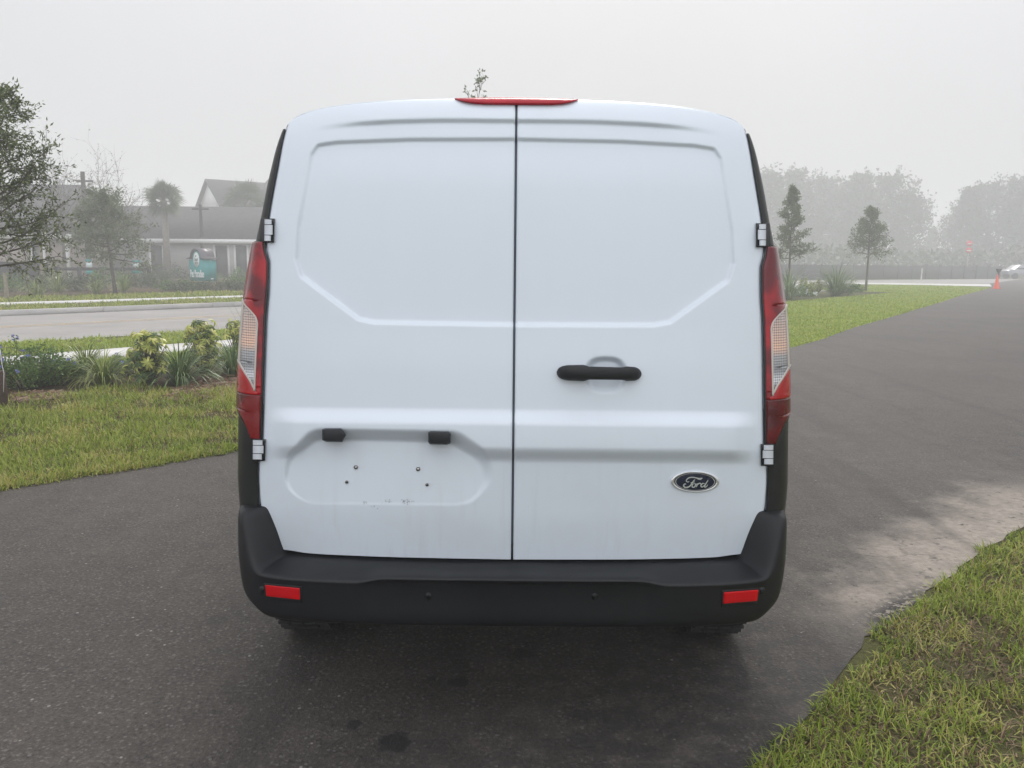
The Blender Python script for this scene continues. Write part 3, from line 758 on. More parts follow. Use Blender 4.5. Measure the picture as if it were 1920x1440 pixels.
# wheels
def wheel(x, y, side):
    V2 = []; pr = [(.085, .19), (.1, .26), (.098, .295), (.085, .318), (.03, .325), (-.03, .325), (-.085, .318), (-.098, .295), (-.1, .26), (-.085, .19)]; n = 40
    for (a, r) in pr: V2 += [(x+a, y + r*math.cos(q), .322 + r*math.sin(q)) for q in np.linspace(0, 2*math.pi, n+1)[:-1]]
    L = len(pr); fs = [(i*n+k, i*n+(k+1) % n, ((i+1) % L)*n+(k+1) % n, ((i+1) % L)*n+k) for i in range(L) for k in range(n)]
    mb = MB(); mb.add(V2, fs)
    for k in range(48):                     # tread blocks
        q = 2*math.pi*k/48
        for xo in (-.072, -.024, .024, .072):
            r = .3205; mb.box((x+xo, y + r*math.cos(q), .322 + r*math.sin(q)), (.036, .012, .012), 0)
    wo_ = mb.build('wheel', M['rubber'], van, True, 35)
    V2 = []; xs = x + side*.07
    for r, dx in ((.195, 0), (.18, -.01*side), (.10, -.02*side), (.05, .0), (.0, 0.0)):
        V2 += [(xs+dx, y + r*math.cos(q), .322 + r*math.sin(q)) for q in np.linspace(0, 2*math.pi, 25)[:-1]]
    MB().add(V2, [(i*24+k, i*24+(k+1) % 24, (i+1)*24+(k+1) % 24, (i+1)*24+k) for i in range(4) for k in range(24)]).build('rim', M['rim'], wo_, True, 40)
for side in (-1, 1):
    for y in (2.97, 5.66): wheel(VX + side*(.755 if y < 3.3 else .73), y, side)
# side glass, windscreen and mirrors (out of the photograph's sight, there for the shape)
for side in (-1, 1):
    x = VX + side*.875
    MB().prism([(x, 4.55, 1.12), (x, 5.35, 1.12), (x - side*.06, 5.05, 1.62), (x - side*.06, 4.6, 1.66)], (side*.012, 0, 0)).build('side_window', M['glass'], van)

# ------------------------------------------------------------------ ground, roads, paths
def sheet(name, pts, z, mat, jit=0.0, step=.12, seed=1, kind='structure', thick=0):
    r = random.Random(seed); P = []
    n = len(pts)
    for i in range(n):
        a = np.array(pts[i][:2], float); b = np.array(pts[(i+1) % n][:2], float); L = np.linalg.norm(b-a)
        k = int(min(400, max(1, L/step))) if jit else 1
        nn = np.array((-(b-a)[1], (b-a)[0]))/max(L, 1e-6)
        for j in range(k):
            q = a + (b-a)*j/k
            if jit: q = q + nn*r.gauss(0, jit)
            P.append((q[0], q[1], z))
    tri = tessellate_polygon([[Vector(p) for p in P]])
    o = mesh(name, P, [tuple(t) for t in tri], mat)
    bm = bmesh.new(); bm.from_mesh(o.data); bmesh.ops.recalc_face_normals(bm, faces=bm.faces)
    if sum(f.normal.z for f in bm.faces) < 0: bmesh.ops.reverse_faces(bm, faces=bm.faces)
    bm.to_mesh(o.data); bm.free()
    return tag(o, kind=kind)
g = mesh('ground', [(-500, -60, 0), (500, -60, 0), (500, 700, 0), (-500, 700, 0)], [(0, 1, 2, 3)], M['ground']); tag(g, kind='structure')
LE = [GP(*p) for p in ((0,917),(75,905),(150,893),(300,870),(450,845),(700,800),(1000,745),(1250,700),(1475,655),(1540,637),(1600,615),(1660,598),(1720,580),(1770,565),(1800,555),(1840,545),(1858,539))]
RE_ = [GP(*p) for p in ((1410,1440),(1530,1330),(1640,1200),(1740,1110),(1800,1065),(1860,1020),(1920,990))]
drive = [(-12, -3.0), (-6, 2.1)] + [p[:2] for p in LE] + [(33, 55), (60, 62), (60, 52), (30, 31), (12, 14), (4.5, 6.0)] + [p[:2] for p in RE_[::-1]] + [(.3, 1.65), (-.6, .7), (-3, -2), (-6, -6)]
sheet('driveway', drive, .004, M['asphalt'], .012, .10)
dv = np.array((.64, .768)); nv = np.array((-.768, .64))
def L2(s, o): return tuple(dv*s + nv*o)
# road: straight past the van, then bending along the line seen on the right
def band(name, o0, o1, rp0, rp1, z, mat, jit=.0):
    a = [L2(s, o0) for s in (-60, -10, 20, 45)] + [GP(*p)[:2] for p in rp0]
    b = [L2(s, o1) for s in (-60, -10, 20, 45)] + [GP(*p)[:2] for p in rp1]
    return sheet(name, a + b[::-1], z, mat, jit, .15)
band('road', 14.6, 21.38, [(1500, 531.5), (1600, 530.5), (1855, 531.5)], [(1500, 526.5), (1680, 525), (1920, 523)], .004, M['road'], .02)
sheet('road_end', [GP(1855,531.5)[:2], GP(1860,539)[:2], (60, 62), (90, 75), GP(1920,523)[:2]], .0025, M['asphalt'])
for o_ in (17.85, 18.13):
    sheet('road_marking', [L2(-40, o_), L2(42, o_), L2(42, o_+.11), L2(-40, o_+.11)], .008, M['yellow'])
def slab(name, o0, o1, s0, s1, zt, mat, kind='structure'):
    a, b, c, d = L2(s0, o0), L2(s1, o0), L2(s1, o1), L2(s0, o1)
    mb = MB(); mb.prism([(*a, -.05), (*b, -.05), (*c, -.05), (*d, -.05)], (0, 0, zt+.05)); o = mb.build(name, mat); return tag(o, kind=kind)
slab('sidewalk', 11.43, 12.45, -30, 26, .03, M['walk'])
sheet('sidewalk', [GP(*p)[:2] for p in ((1490,531.5),(1590,530.4),(1680,531),(1730,531.6),(1855,532.6),(1860,537.5),(1800,536.3),(1730,534.6),(1640,533.4),(1590,533),(1490,535))], .012, M['walk'])
slab('far_sidewalk', 26.2, 27.3, -40, 60, .03, M['walk'])
# kerb in cast lengths
for k in range(-12, 22):
    slab('kerb', 21.40, 21.70, k*3.05, k*3.05 + 3.035, .13, M['kerb'])
# planting bed
bedF = [GP(*p)[:2] for p in ((-60,760),(0,750),(60,748),(130,742),(200,728),(230,722),(300,735),(400,738),(470,712),(560,690))]
bedB = [(p[0]-.65, p[1]+1.25) for p in bedF][::-1]
sheet('planting_soil', bedF + bedB, .006, M['soil'], .04, .15, 3)
bed2 = [GP(*p)[:2] for p in ((-40,566),(120,556),(300,551),(470,548),(600,545))]
sheet('far_planting_soil', bed2 + [(p[0]-8, p[1]+9) for p in bed2][::-1], .006, M['soil'], .06, .4, 5)

# ------------------------------------------------------------------ grass (blades)
def pip(poly, X, Y):
    ins = np.zeros(len(X), bool); P = np.array([p[:2] for p in poly]); n = len(P)
    for i in range(n):
        a, b = P[i], P[(i+1) % n]
        if a[1] == b[1]: continue
        ins ^= ((a[1] > Y) != (b[1] > Y)) & (X < (b[0]-a[0])*(Y-a[1])/(b[1]-a[1]) + a[0])
    return ins
def vnoise(X, Y, s, seed):
    r = np.random.RandomState(seed); T = r.rand(64, 64); x = X*s; y = Y*s
    i = np.floor(x).astype(int); j = np.floor(y).astype(int); fx = x-i; fy = y-j; fx = fx*fx*(3-2*fx); fy = fy*fy*(3-2*fy)
    g = lambda a, b: T[a % 64, b % 64]
    return (g(i, j)*(1-fx)+g(i+1, j)*fx)*(1-fy) + (g(i, j+1)*(1-fx)+g(i+1, j+1)*fx)*fy
def blades(name, poly, dens, seed, mat, L=(.05, .10), Wd=(.0025, .0045), thin=True, lean=1.1, fade=None, excl=None, label=None, brown=.0):
    r = np.random.RandomState(seed); P = np.array([p[:2] for p in poly]); x0, y0 = P.min(0)-.05; x1, y1 = P.max(0)+.05
    n = int((x1-x0)*(y1-y0)*dens); X = r.uniform(x0, x1, n); Y = r.uniform(y0, y1, n)
    jx = X + (vnoise(X, Y, 9, 3)-.5)*.10; jy = Y + (vnoise(X, Y, 9, 5)-.5)*.10
    ok = pip(poly, jx, jy)
    D = np.hypot(X, Y); ok &= (Y > 1.2) & (np.abs(X/np.maximum(Y, .1)) < .80)
    if fade: ok &= r.rand(n) < np.clip((fade/np.maximum(D, .1))**1.6, 0, 1)
    if excl is not None: ok &= ~pip(excl, X, Y)
    cl = vnoise(X, Y, 2.3, 11)*.5 + vnoise(X, Y, 7, 12)*.5 + vnoise(X, Y, .7, 15)*.35
    if thin: ok &= r.rand(n) < np.clip((cl - .42)*3.4, .10, 1)
    X, Y, D, cl = X[ok], Y[ok], D[ok], cl[ok]; n = len(X)
    sc_ = np.clip((D/ (fade or 6))**.75, 1, 6) if fade else np.ones(n)
    ln = r.uniform(*L, n)*(.75+.6*cl)*np.minimum(sc_, 1.5); wd = r.uniform(*Wd, n)*sc_; az = r.uniform(0, 2*math.pi, n) + vnoise(X, Y, 1.5, 21)*2
    le = np.abs(r.normal(.65, .5, n))*lean + .3
    ax, ay = np.cos(az), np.sin(az); bx_, by_ = -ay, ax
    def P3(t, w):   # along the blade
        hor = ln*t*np.sin(le*(.5+.5*t)); up = ln*t*np.cos(le*(.35+.65*t))
        return np.stack([X+ax*hor+bx_*w, Y+ay*hor+by_*w, np.maximum(up, .002*t)+.004], 1)
    V2 = np.stack([P3(0, -wd), P3(0, wd), P3(.5, wd*.85), P3(.5, -wd*.85), P3(1, 0*wd)], 1).reshape(-1, 3)
    k = np.arange(n)[:, None]*5
    br = np.clip((vnoise(X, Y, 3.1, 31) - .52)*3 + brown, 0, 1)
    tv = np.clip(r.normal(.40, .2, n)+ (cl-.6)*.35, 0, .78); dead = r.rand(n) < (.07 + .45*br); tv = np.where(dead, r.uniform(.8, 1, n), tv)
    o = mesh(name, V2, [k + np.array([0, 1, 2, 3]), k + np.array([3, 2, 4])], mat, tint=np.repeat(tv, 5))
    print(name, n); return tag(o, label, None, None, 'stuff')
lawnL = [(-9, 1.0), (-6, 2.1)] + [p[:2] for p in LE[:8]] + [p for p in [(-1, 11)]] + [(p[0]+.02, p[1]+.05) for p in bedF[::-1]] + [(-9, 7)]
blades('lawn_grass', lawnL, 8000, 1, M['grass'], (.03, .065), (.0022, .0040), fade=5.5)
cornerR = [(p[0]+.035, p[1]-.035) for p in RE_[::-1]] + [(.3, 1.65), (.3, .5), (6, .5), (9, 7), (4.6, 5.9)]
blades('lawn_grass', cornerR, 10000, 2, M['grass'], (.028, .066), (.0013, .0026), fade=3.2, brown=.12, lean=1.25)
lawnR = [p[:2] for p in LE[7:]] + [GP(1800, 537)[:2], GP(1640, 534)[:2], GP(1500, 543)[:2], L2(44, 11.3), L2(22, 11.3), (0, 12)]
sheet('lawn', lawnR, .002, M['lawn'])
blades('lawn_grass', lawnR, 900, 3, M['grassR'], (.03, .055), (.005, .009), fade=16, thin=False)
verge = [L2(-12, 12.5), L2(24, 12.5), L2(24, 14.55), L2(-12, 14.55)]
blades('verge_grass', verge, 1500, 4, M['grassR'], (.04, .08), (.004, .008), fade=13)
v2 = [L2(-12, 10.2), L2(24, 10.2), L2(24, 11.42), L2(-12, 11.42)]
blades('verge_grass', v2, 1800, 5, M['grassR'], (.04, .08), (.004, .008), fade=13)
verge3 = [L2(-20, 21.75), L2(40, 21.75), L2(40, 26.1), L2(-20, 26.1)]
blades('verge_grass', verge3, 300, 6, M['grass'], (.05, .1), (.008, .016), fade=26, brown=.1)
verge4 = [L2(-20, 27.4), L2(40, 27.4), L2(40, 31), L2(-20, 31)]
blades('verge_grass', verge4, 260, 7, M['grass'], (.06, .12), (.01, .02), fade=26, brown=.1)

def edge(line, wdt):
    P = [np.array(p[:2]) for p in line]; A = []; B = []
    for i, p in enumerate(P):
        t = P[min(i+1, len(P)-1)] - P[max(i-1, 0)]; t = t/np.linalg.norm(t); nn = np.array((-t[1], t[0])); A.append(tuple(p+nn*wdt)); B.append(tuple(p-nn*wdt))
    return A + B[::-1]
blades('edge_grass', edge([(p[0]+.045, p[1]-.045) for p in RE_] + [(4.53, 5.95)], .055), 9000, 12, M['grass'], (.02, .052), (.0014, .0026), fade=3.2, thin=False)
blades('edge_grass', edge([(-6, 2.1)] + LE[:8], .06), 9000, 13, M['grass'], (.03, .065), (.002, .0036), fade=5.5, thin=False)
M['thatch'] = leafmat('dry_thatch', (.06, .035, .02), (.16, .105, .055), (.30, .23, .13), .7, .1)
blades('thatch', cornerR, 4200, 14, M['thatch'], (.03, .07), (.0012, .0024), fade=3.2, lean=2.2, thin=False)
blades('thatch', lawnL, 2200, 15, M['thatch'], (.03, .06), (.002, .0034), fade=5.5, lean=2.2, thin=False)
# pine-straw mulch on the bed front
def straw(poly, dens, seed):
    r = np.random.RandomState(seed); P = np.array(poly); x0, y0 = P.min(0); x1, y1 = P.max(0); n = int((x1-x0)*(y1-y0)*dens)
    X = r.uniform(x0, x1, n); Y = r.uniform(y0, y1, n); ok = pip(poly, X, Y); X, Y = X[ok], Y[ok]; n = len(X)
    a = r.uniform(0, math.pi, n); L = r.uniform(.03, .08, n); dx, dy = np.cos(a)*L, np.sin(a)*L; wx, wy = -np.sin(a)*.0028, np.cos(a)*.0028; z = r.uniform(.01, .035, n)
    V2 = np.stack([np.stack([X-dx-wx, Y-dy-wy, z], 1), np.stack([X-dx+wx, Y-dy+wy, z], 1), np.stack([X+dx+wx, Y+dy+wy, z+r.uniform(-.008, .012, n)], 1), np.stack([X+dx-wx, Y+dy-wy, z], 1)], 1).reshape(-1, 3)
    return tag(mesh('pine_straw', V2, np.arange(n)[:, None]*4 + np.array([0, 1, 2, 3]), leafmat('straw', (.10, .06, .035), (.26, .15, .09), (.34, .24, .15)), tint=np.repeat(r.rand(n), 4)), kind='stuff')
straw([GP(*p)[:2] for p in ((20,755),(60,758),(120,752),(125,738),(60,738),(20,742))], 2600, 1)
straw([GP(*p)[:2] for p in ((300,752),(350,758),(415,745),(450,722),(430,705),(380,718),(320,732))], 2600, 2)

# ------------------------------------------------------------------ plants
def quads(C0, dirs, L, W, r, up=.0, fold=True):
    """diamond leaves: C0 (n,3) base, dirs (n,3) unit direction"""
    n = len(C0); rnd_ = r.normal(size=(n, 3)); side = np.cross(dirs, rnd_); side /= np.linalg.norm(side, axis=1)[:, None]+1e-9
    L = L[:, None]; W = W[:, None]
    nrm = np.cross(side, dirs)
    a = C0; m1 = C0 + dirs*L*.45 + side*W/2 + nrm*W*.12; m2 = C0 + dirs*L*.45 - side*W/2 + nrm*W*.12; t = C0 + dirs*L
    V2 = np.stack([a, m1, t, m2], 1).reshape(-1, 3)
    return V2, np.arange(n)[:, None]*4 + np.array([0, 1, 2, 3])
def unit(v): return v/(np.linalg.norm(v, axis=-1, keepdims=True)+1e-9)

def tree(name, base, H, z0, rad, seed, label, group, cat='tree', nlimb=22, ntw=9, nleaf=14, leaf=(.05, .02), mleaf='oakleaf', mbark='bark', tr=.03, prof=None, lean=(0, 0), rise=.5, twr=.3, sides=6, lsc=1.0):
    r = np.random.RandomState(seed); bx0, by0 = base[0], base[1]
    root = empty(name, (bx0, by0, 0), label, cat, group); mb = MB(); tips = []; tdir = []
    prof = prof or (lambda t: math.sin(math.pi*min(1, .22+.78*t))**.8)
    tp = [np.array((bx0, by0, -.02))]
    K = 9
    for k in range(1, K+1):
        t = k/K; tp.append(np.array((bx0 + lean[0]*t + r.normal(0, .012*H*t*.6), by0 + lean[1]*t + r.normal(0, .01*H*t*.6), H*t*.97)))
    mb.tube(tp, [tr*(1.25-1.1*k/K) if k else tr*1.4 for k in range(K+1)], sides)
    def trunk_at(z):
        t = max(0, min(K-1e-4, z/(H*.97)*K)); i = int(t); return tp[i] + (tp[i+1]-tp[i])*(t-i)
    for i in range(nlimb):
        t = (i+.5)/nlimb; z = z0 + (H-z0)*t*.96; p = trunk_at(z); az = i*2.39996 + r.uniform(-.4, .4)
        ln = rad*prof(t)*r.uniform(.72, 1.12); el = rise*(.55+.9*t) + r.uniform(-.15, .2)
        d = np.array((math.cos(az)*math.cos(el), math.sin(az)*math.cos(el), math.sin(el))); pts = [p]
        for k in range(1, 5):
            d = unit(d + r.normal(0, .16, 3) + np.array((0, 0, .05))); pts.append(pts[-1] + d*ln/4)
        rr = tr*(.5-.3*t); mb.tube(pts, [rr, rr*.8, rr*.6, rr*.4, rr*.18], max(4, sides-2), False)
        for j in range(ntw):
            q = r.uniform(.25, 1)*4; a = min(3, int(q)); s = pts[a] + (pts[a+1]-pts[a])*(q-a)
            e = unit(unit(pts[a+1]-pts[a]) + r.normal(0, .75, 3)); tl_ = ln*twr*r.uniform(.5, 1.2)
            m1 = s + e*tl_*.5 + r.normal(0, .02*tl_, 3); e2 = unit(e + r.normal(0, .3, 3)); m2 = m1 + e2*tl_*.5
            mb.tube([s, m1, m2], [rr*.28, rr*.2, rr*.1], 3, False)
            for _ in range(nleaf):
                f = r.uniform(.15, 1.05); c = s + (m1-s)*min(1, 2*f) + (m2-m1)*max(0, 2*f-1)
                tips.append(c + r.normal(0, lsc*.02*(1+0*tl_), 3)); tdir.append(unit(e*.6 + r.normal(0, .7, 3)))
    mb.build('trunk', M[mbark], root, True)
    if tips:
        C0 = np.array(tips); Dn = np.array(tdir); n = len(C0)
        V2, Fq = quads(C0, Dn, r.uniform(.6, 1.15, n)*leaf[0], r.uniform(.7, 1.2, n)*leaf[1], r)
        tv = np.clip(r.normal(.42, .2, n) + .18*(vnoise(C0[:, 0]+C0[:, 1], C0[:, 2], 3/max(rad, .3), seed)-.5), 0, 1)
        mesh('crown', V2, Fq, M[mleaf], root, tint=np.repeat(tv, 4))
    return root

bx_, by_, _ = AT(-42, 600, 8.0)
tree('oak_tree', (bx_, by_), 2.95, 1.25, 1.0, 5, 'young oak tree with small dark leaves at the left edge, nearest to the drive', None, nlimb=60, ntw=16, nleaf=18, leaf=(.050, .016), tr=.026,
     prof=lambda t: (1.12-.86*t)*(.86 if t < .12 else 1), lean=(.25, 0), rise=.42, twr=.42)
# stake, strap and box post at its foot
s = empty('tree_stake', GP(3, 765), 'short brown wooden post with a white strap at the left edge beside the blue-flowered bush', 'post')
px, py, _ = GP(2, 765); MB().box((px, py, .17), (.09, .09, .36)).build('post', plain('brown_post', (.055, .030, .022), .8, .3, 12, bump=.4), s, bevel=.004)
MB().tube([AT(6.5, 735, py-.05), AT(7.5, 700, py-.05), AT(4, 685, py-.04), AT(0, 655, py)], .0035, 5).build('strap', M['walk'], s)

# row of bed plants
def clump(name, base, R, H, seed, label, n=140, wd=.012, mat='strap', group=None, droop=1.0, cat='plant'):
    r = np.random.RandomState(seed); root = empty(name, (base[0], base[1], 0), label, cat, group); K = 7; V2 = []; F2 = []; tv = []
    for i in range(n):
        az = r.uniform(0, 2*math.pi); ln = H*r.uniform(.75, 1.35); el = math.radians(r.uniform(26, 84)); p = np.array((base[0], base[1], 0.0)) + np.array((math.cos(az), math.sin(az), 0))*r.uniform(0, .16)*R
        hz = np.array((math.cos(az), math.sin(az), 0)); sd_ = np.array((-hz[1], hz[0], 0)); b0 = len(V2); c = r.uniform(.2, .8)
        for k in range(K):
            t = k/(K-1); ww = wd*(.55+.9*t)*(1-t**2.2)*.9+.0006
            V2 += [tuple(p - sd_*ww/2), tuple(p + sd_*ww/2)]; tv += [c, c]
            a = el - t*t*droop*(2.1-.6*el)*1.35; p = p + (hz*math.cos(a) + np.array((0, 0, math.sin(a))))*ln/(K-1)*(1 + .25*R/H)
            p[2] = max(p[2], .01)
        F2 += [(b0+2*k, b0+2*k+1, b0+2*k+3, b0+2*k+2) for k in range(K-1)]
    mesh('foliage', V2, np.array(F2), M[mat], root, tint=tv); return root
M['strap'] = leafmat('strap_leaves', (.045, .085, .030), (.13, .20, .07), (.34, .38, .17), .4, .15)
M['strapy'] = leafmat('yellowish_strap_leaves', (.08, .12, .03), (.22, .28, .07), (.42, .44, .17), .4, .15)
M['vari'] = leafmat('variegated_leaves', (.045, .085, .018), (.36, .40, .07), (.68, .64, .20), .35, .2)
M['plumb'] = leafmat('bush_leaves', (.04, .085, .028), (.14, .23, .065), (.27, .36, .11), .5, .25)
M['blue'] = plain('blue_petals', (.22, .25, .55), .7, .15); M['white'] = plain('white_petals', (.75, .76, .74), .7, .08)
def bush(name, base, R, H, seed, label, n, leaf, mat='plumb', flowers=0, fm='blue', fs=.03, cat='bush', group=None, squash=1.0, stem=True):
    r = np.random.RandomState(seed); root = empty(name, (base[0], base[1], 0), label, cat, group); mb = MB(); C0 = []; D0 = []
    ns = max(14, int(n/70))
    for i in range(ns):
        az = r.uniform(0, 2*math.pi); rr = math.sqrt(r.rand()); el = 1-.55*rr*rr
        tip = np.array((base[0] + math.cos(az)*rr*R, base[1] + math.sin(az)*rr*R*squash, H*el*r.uniform(.55, 1.08)))
        b0 = np.array((base[0] + math.cos(az)*rr*R*.3, base[1] + math.sin(az)*rr*R*.3*squash, 0)); mid = (b0+tip)/2 + np.array((math.cos(az)*R*.08, math.sin(az)*R*.08, H*.08))
        if stem: mb.tube([b0, mid, tip], [.006, .004, .002], 4, False)
        for k in range(int(n/ns)):
            t = r.uniform(.15, 1.02)**.75; c = b0*(1-t)**2 + 2*mid*t*(1-t) + tip*t*t
            C0.append(c + r.normal(0, R*.07, 3)*np.array((1, 1, .8))); D0.append(unit(np.array((math.cos(az), math.sin(az), .5))*.5 + r.normal(0, .7, 3)))
    C0 = np.array(C0); C0[:, 2] = np.maximum(C0[:, 2], .02); D0 = np.array(D0); m = len(C0)
    V2, Fq = quads(C0, D0, r.uniform(.6, 1.2, m)*leaf[0], r.uniform(.7, 1.2, m)*leaf[1], r)
    if stem: mb.build('stem', M['bark'], root, True)
    tv = np.clip(r.normal(.45, .2, m), 0, 1); mesh('foliage', V2, Fq, M[mat], root, tint=np.repeat(tv, 4))
    if flowers:
        top = np.argsort(-(C0[:, 2] - .4*C0[:, 1]) + r.normal(0, H*.25, m))[:flowers*3:3]
        for c in C0[top]:
            CC = []; DD = []
            for k in range(14): d = unit(r.normal(size=3) + np.array((0, -.6, .4))); CC.append(c + np.array((0, -.02, .02)) + d*fs*.5); DD.append(unit(r.normal(size=3)))
            V2, Fq = quads(np.array(CC), np.array(DD), np.full(len(CC), fs), np.full(len(CC), fs*.8), r); mesh('flower', V2, Fq, M[fm], root)
    return root
def umbrella_plant(base, R, H, seed, label, n=26):
    r = np.random.RandomState(seed); root = empty('umbrella_plant', (base[0], base[1], 0), label, 'bush', 'variegated umbrella plants in the near bed'); mb = MB(); V2 = []; F2 = []; tv = []
    for i in range(n):
        t = (i+.5)/n; az = i*2.4 + r.uniform(-.3, .3); zz = H*(.14+.84*r.uniform(.0, 1)**.9); rr = R*r.uniform(.15, 1)*(1.05-.45*zz/H)
        c = np.array((base[0]+math.cos(az)*rr, base[1]+math.sin(az)*rr, zz)); b0 = np.array((base[0]+math.cos(az)*rr*.2, base[1]+math.sin(az)*rr*.2, zz*.35*0))
        mb.tube([b0, (b0+c)/2 + np.array((0, 0, .05)), c], [.006, .004, .003], 4, False)
        ax = unit(np.array((math.cos(az)*.7, math.sin(az)*.7 - .35, .9)) + r.normal(0, .25, 3)); a = unit(np.cross(ax, np.array((.1, .2, 1.0)))); b = np.cross(ax, a); yel = r.rand()
        for w_ in range(1):
            nl = 8;  ll = r.uniform(.050, .090); cc = c - ax*.05*w_ + r.normal(0, .02*w_, 3)
            for k in range(nl):
                q = 2*math.pi*k/nl + w_*.4; d = a*math.cos(q)+b*math.sin(q); dd = unit(d - ax*.25); s_ = unit(np.cross(dd, ax)); b0_ = len(V2); Wl = ll*.15
                p1 = cc + dd*ll*.25; p2 = cc + dd*ll*.65 - ax*ll*.06; p3 = cc + dd*ll - ax*ll*.28
                V2 += [tuple(cc), tuple(p1+s_*Wl*.7), tuple(p1-s_*Wl*.7), tuple(p2+s_*Wl), tuple(p2-s_*Wl), tuple(p3)]
                F2 += [(b0_, b0_+1, b0_+2), (b0_+1, b0_+3, b0_+4), (b0_+1, b0_+4, b0_+2), (b0_+3, b0_+5, b0_+4)]
                cv = min(1, max(0, (.08 if yel < .42 else .72) + r.normal(0, .22))); tv += [cv]*6
    mb.build('stem', M['bark'], root, True); mesh('foliage', V2, np.array(F2), M['vari'], root, tint=tv); return root

bush('blue_flower_bush', GP(52, 727), .50, .50, 11, 'wide green bush dotted with blue flowers at the left end of the bed', 5200, (.034, .019), flowers=15, fs=.02, group=None)
bush('blue_flower_bush', GP(118, 722), .30, .30, 12, 'low green bush with blue flowers between the wide bush and the arching clump', 2600, (.034, .019), flowers=5, fs=.02)
bush('blue_flower_bush', GP(228, 703), .24, .28, 13, 'small bluish-green bush tucked left of the first yellow-green plant', 1600, (.034, .019), flowers=4, fs=.02)
clump('strap_leaf_clump', GP(163, 700), .35, .34, 21, 'arching strap-leaf clump behind the blue-flowered bushes', 200, .013, 'strapy')
clump('strap_leaf_clump', GP(195, 722), .40, .36, 22, 'arching yellow-green strap-leaf clump spilling over the lawn edge', 240, .014, 'strapy', droop=1.2)
clump('strap_leaf_clump', GP(338, 722), .42, .42, 23, 'dark green strap-leaf clump in front of the two yellow-green plants', 300, .015, 'strap')
clump('strap_leaf_clump', GP(437, 706), .34, .36, 24, 'upright green strap-leaf clump next to the van tail light', 240, .012, 'strap', droop=.9)
umbrella_plant(GP(277, 722), .30, .60, 31, 'bushy yellow and green leaved plant left of the dark strap-leaf clump', 120)
umbrella_plant(GP(383, 700), .30, .66, 32, 'taller yellow and green leaved plant right of the dark strap-leaf clump', 120)
umbrella_plant(GP(448, 682), .22, .62, 33, 'slim yellow and green leaved plant half hidden by the van', 60)
clump('spiky_plant', GP(480, 700), .5, .75, 34, 'tall spiky plant with thin blades poking out left of the van', 26, .012, 'strap', droop=.45)
bush('white_flower_plant', GP(418, 672), .30, .22, 35, 'low plant covered in white flowers behind the yellow-green plants', 900, (.03, .014), flowers=34, fm='white', fs=.022)

# ------------------------------------------------------------------ far side of the road, left
GR = 'shrubs in the bed across the road'
fs_ = [(20, 548, 1.0, .8), (95, 546, .7, .9), (150, 546, 1.0, .7), (200, 542, .9, 1.0), (250, 540, .9, .6), (300, 538, 1.2, .6), (335, 545, 1.0, .42), (370, 546, 1.3, .42), (420, 545, 1.3, .45), (465, 542, 1.3, .65), (270, 528, 1.4, 1.0), (320, 527, 1.4, 1.0), (430, 528, 1.6, .8), (480, 530, 1.5, .8)]
names = ['dark rounded', 'pale feathery', 'low brownish', 'bushy green', 'sparse olive', 'dense green', 'small rounded', 'wide low', 'even-topped', 'dull green', 'tall clipped', 'dark clipped', 'grey-green', 'brownish green']
where = ['at the far left behind the near oak', 'beside the pale stake', 'under the dark rail fence', 'left of the tree before the low building', 'right of the tree before the low building', 'left of the teal sign', 'in front of the teal sign on its left', 'in front of the teal sign', 'right of the teal sign', 'beside the van across the road', 'behind the rail fence end', 'behind the teal sign on its left', 'behind the teal sign on its right', 'in the second row next to the van']
for i, (px, py, R, H) in enumerate(fs_):
    bush('shrub', GP(px, py), R, H, 60+i, names[i] + ' shrub ' + where[i], 1300, (.11, .05), 'farleaf' if i % 3 else 'plumb', group=GR)
for i, (px, py, hh, lb) in enumerate(((108, 548, .9, 'pale grassy clump beside the stake across the road'), (70, 556, .7, 'reddish grassy clump at the kerb side of the far bed'), (232, 547, .8, 'upright grassy clump right of the small tree trunk'), (180, 550, .6, 'short grassy clump left of the small tree trunk'))):
    clump('ornamental_grass', GP(px, py), .8, hh, 80+i, lb, 110, .022, 'strapy', 'grass clumps in the bed across the road')
def pole(name, px, py_top, py_base, r, label, mat, cat='pole', cross=None, Y=None, top=None):
    if Y is None: b = GP(px, py_base)
    else: b = (AT(px, 500, Y)[0], Y, 0)
    zt = AT(px, py_top, b[1])[2]
    root = empty(name, (b[0], b[1], 0), label, cat); MB().tube([(b[0], b[1], 0), (b[0], b[1], zt)], [r, r*.8], 8).build('shaft', mat, root, True, 40)
    if cross: MB().box((b[0], b[1], zt-cross[1]), (cross[0], .12, .12)).build('crossbar', mat, root)
    return root
M['wood'] = plain('weathered_wood', (.26, .23, .17), .85, .25, 8, bump=.3); M['darkwood'] = plain('dark_wood', (.030, .028, .030), .8, .3, 8)
M['polewood'] = plain('pole_wood', (.045, .038, .034), .85, .25, 5)
pole('tree_stake', 82, 455, 545, .08, 'tall pale wooden stake across the road right of the near oak', M['wood'], 'stake')
pole('tree_stake', 13, 512, 560, .07, 'short pale wooden stake across the road under the near oak', M['wood'], 'stake')
pole('utility_pole', 167, 322, 0, .17, 'thick wooden utility pole with a crossbar rising above the low roof', M['polewood'], 'pole', (1.3, .6), Y=54)
pole('utility_pole', 381, 384, 0, .14, 'thin dark lamp pole with a small crossbar right of the palm', M['polewood'], 'pole', (1.2, .3), Y=60)
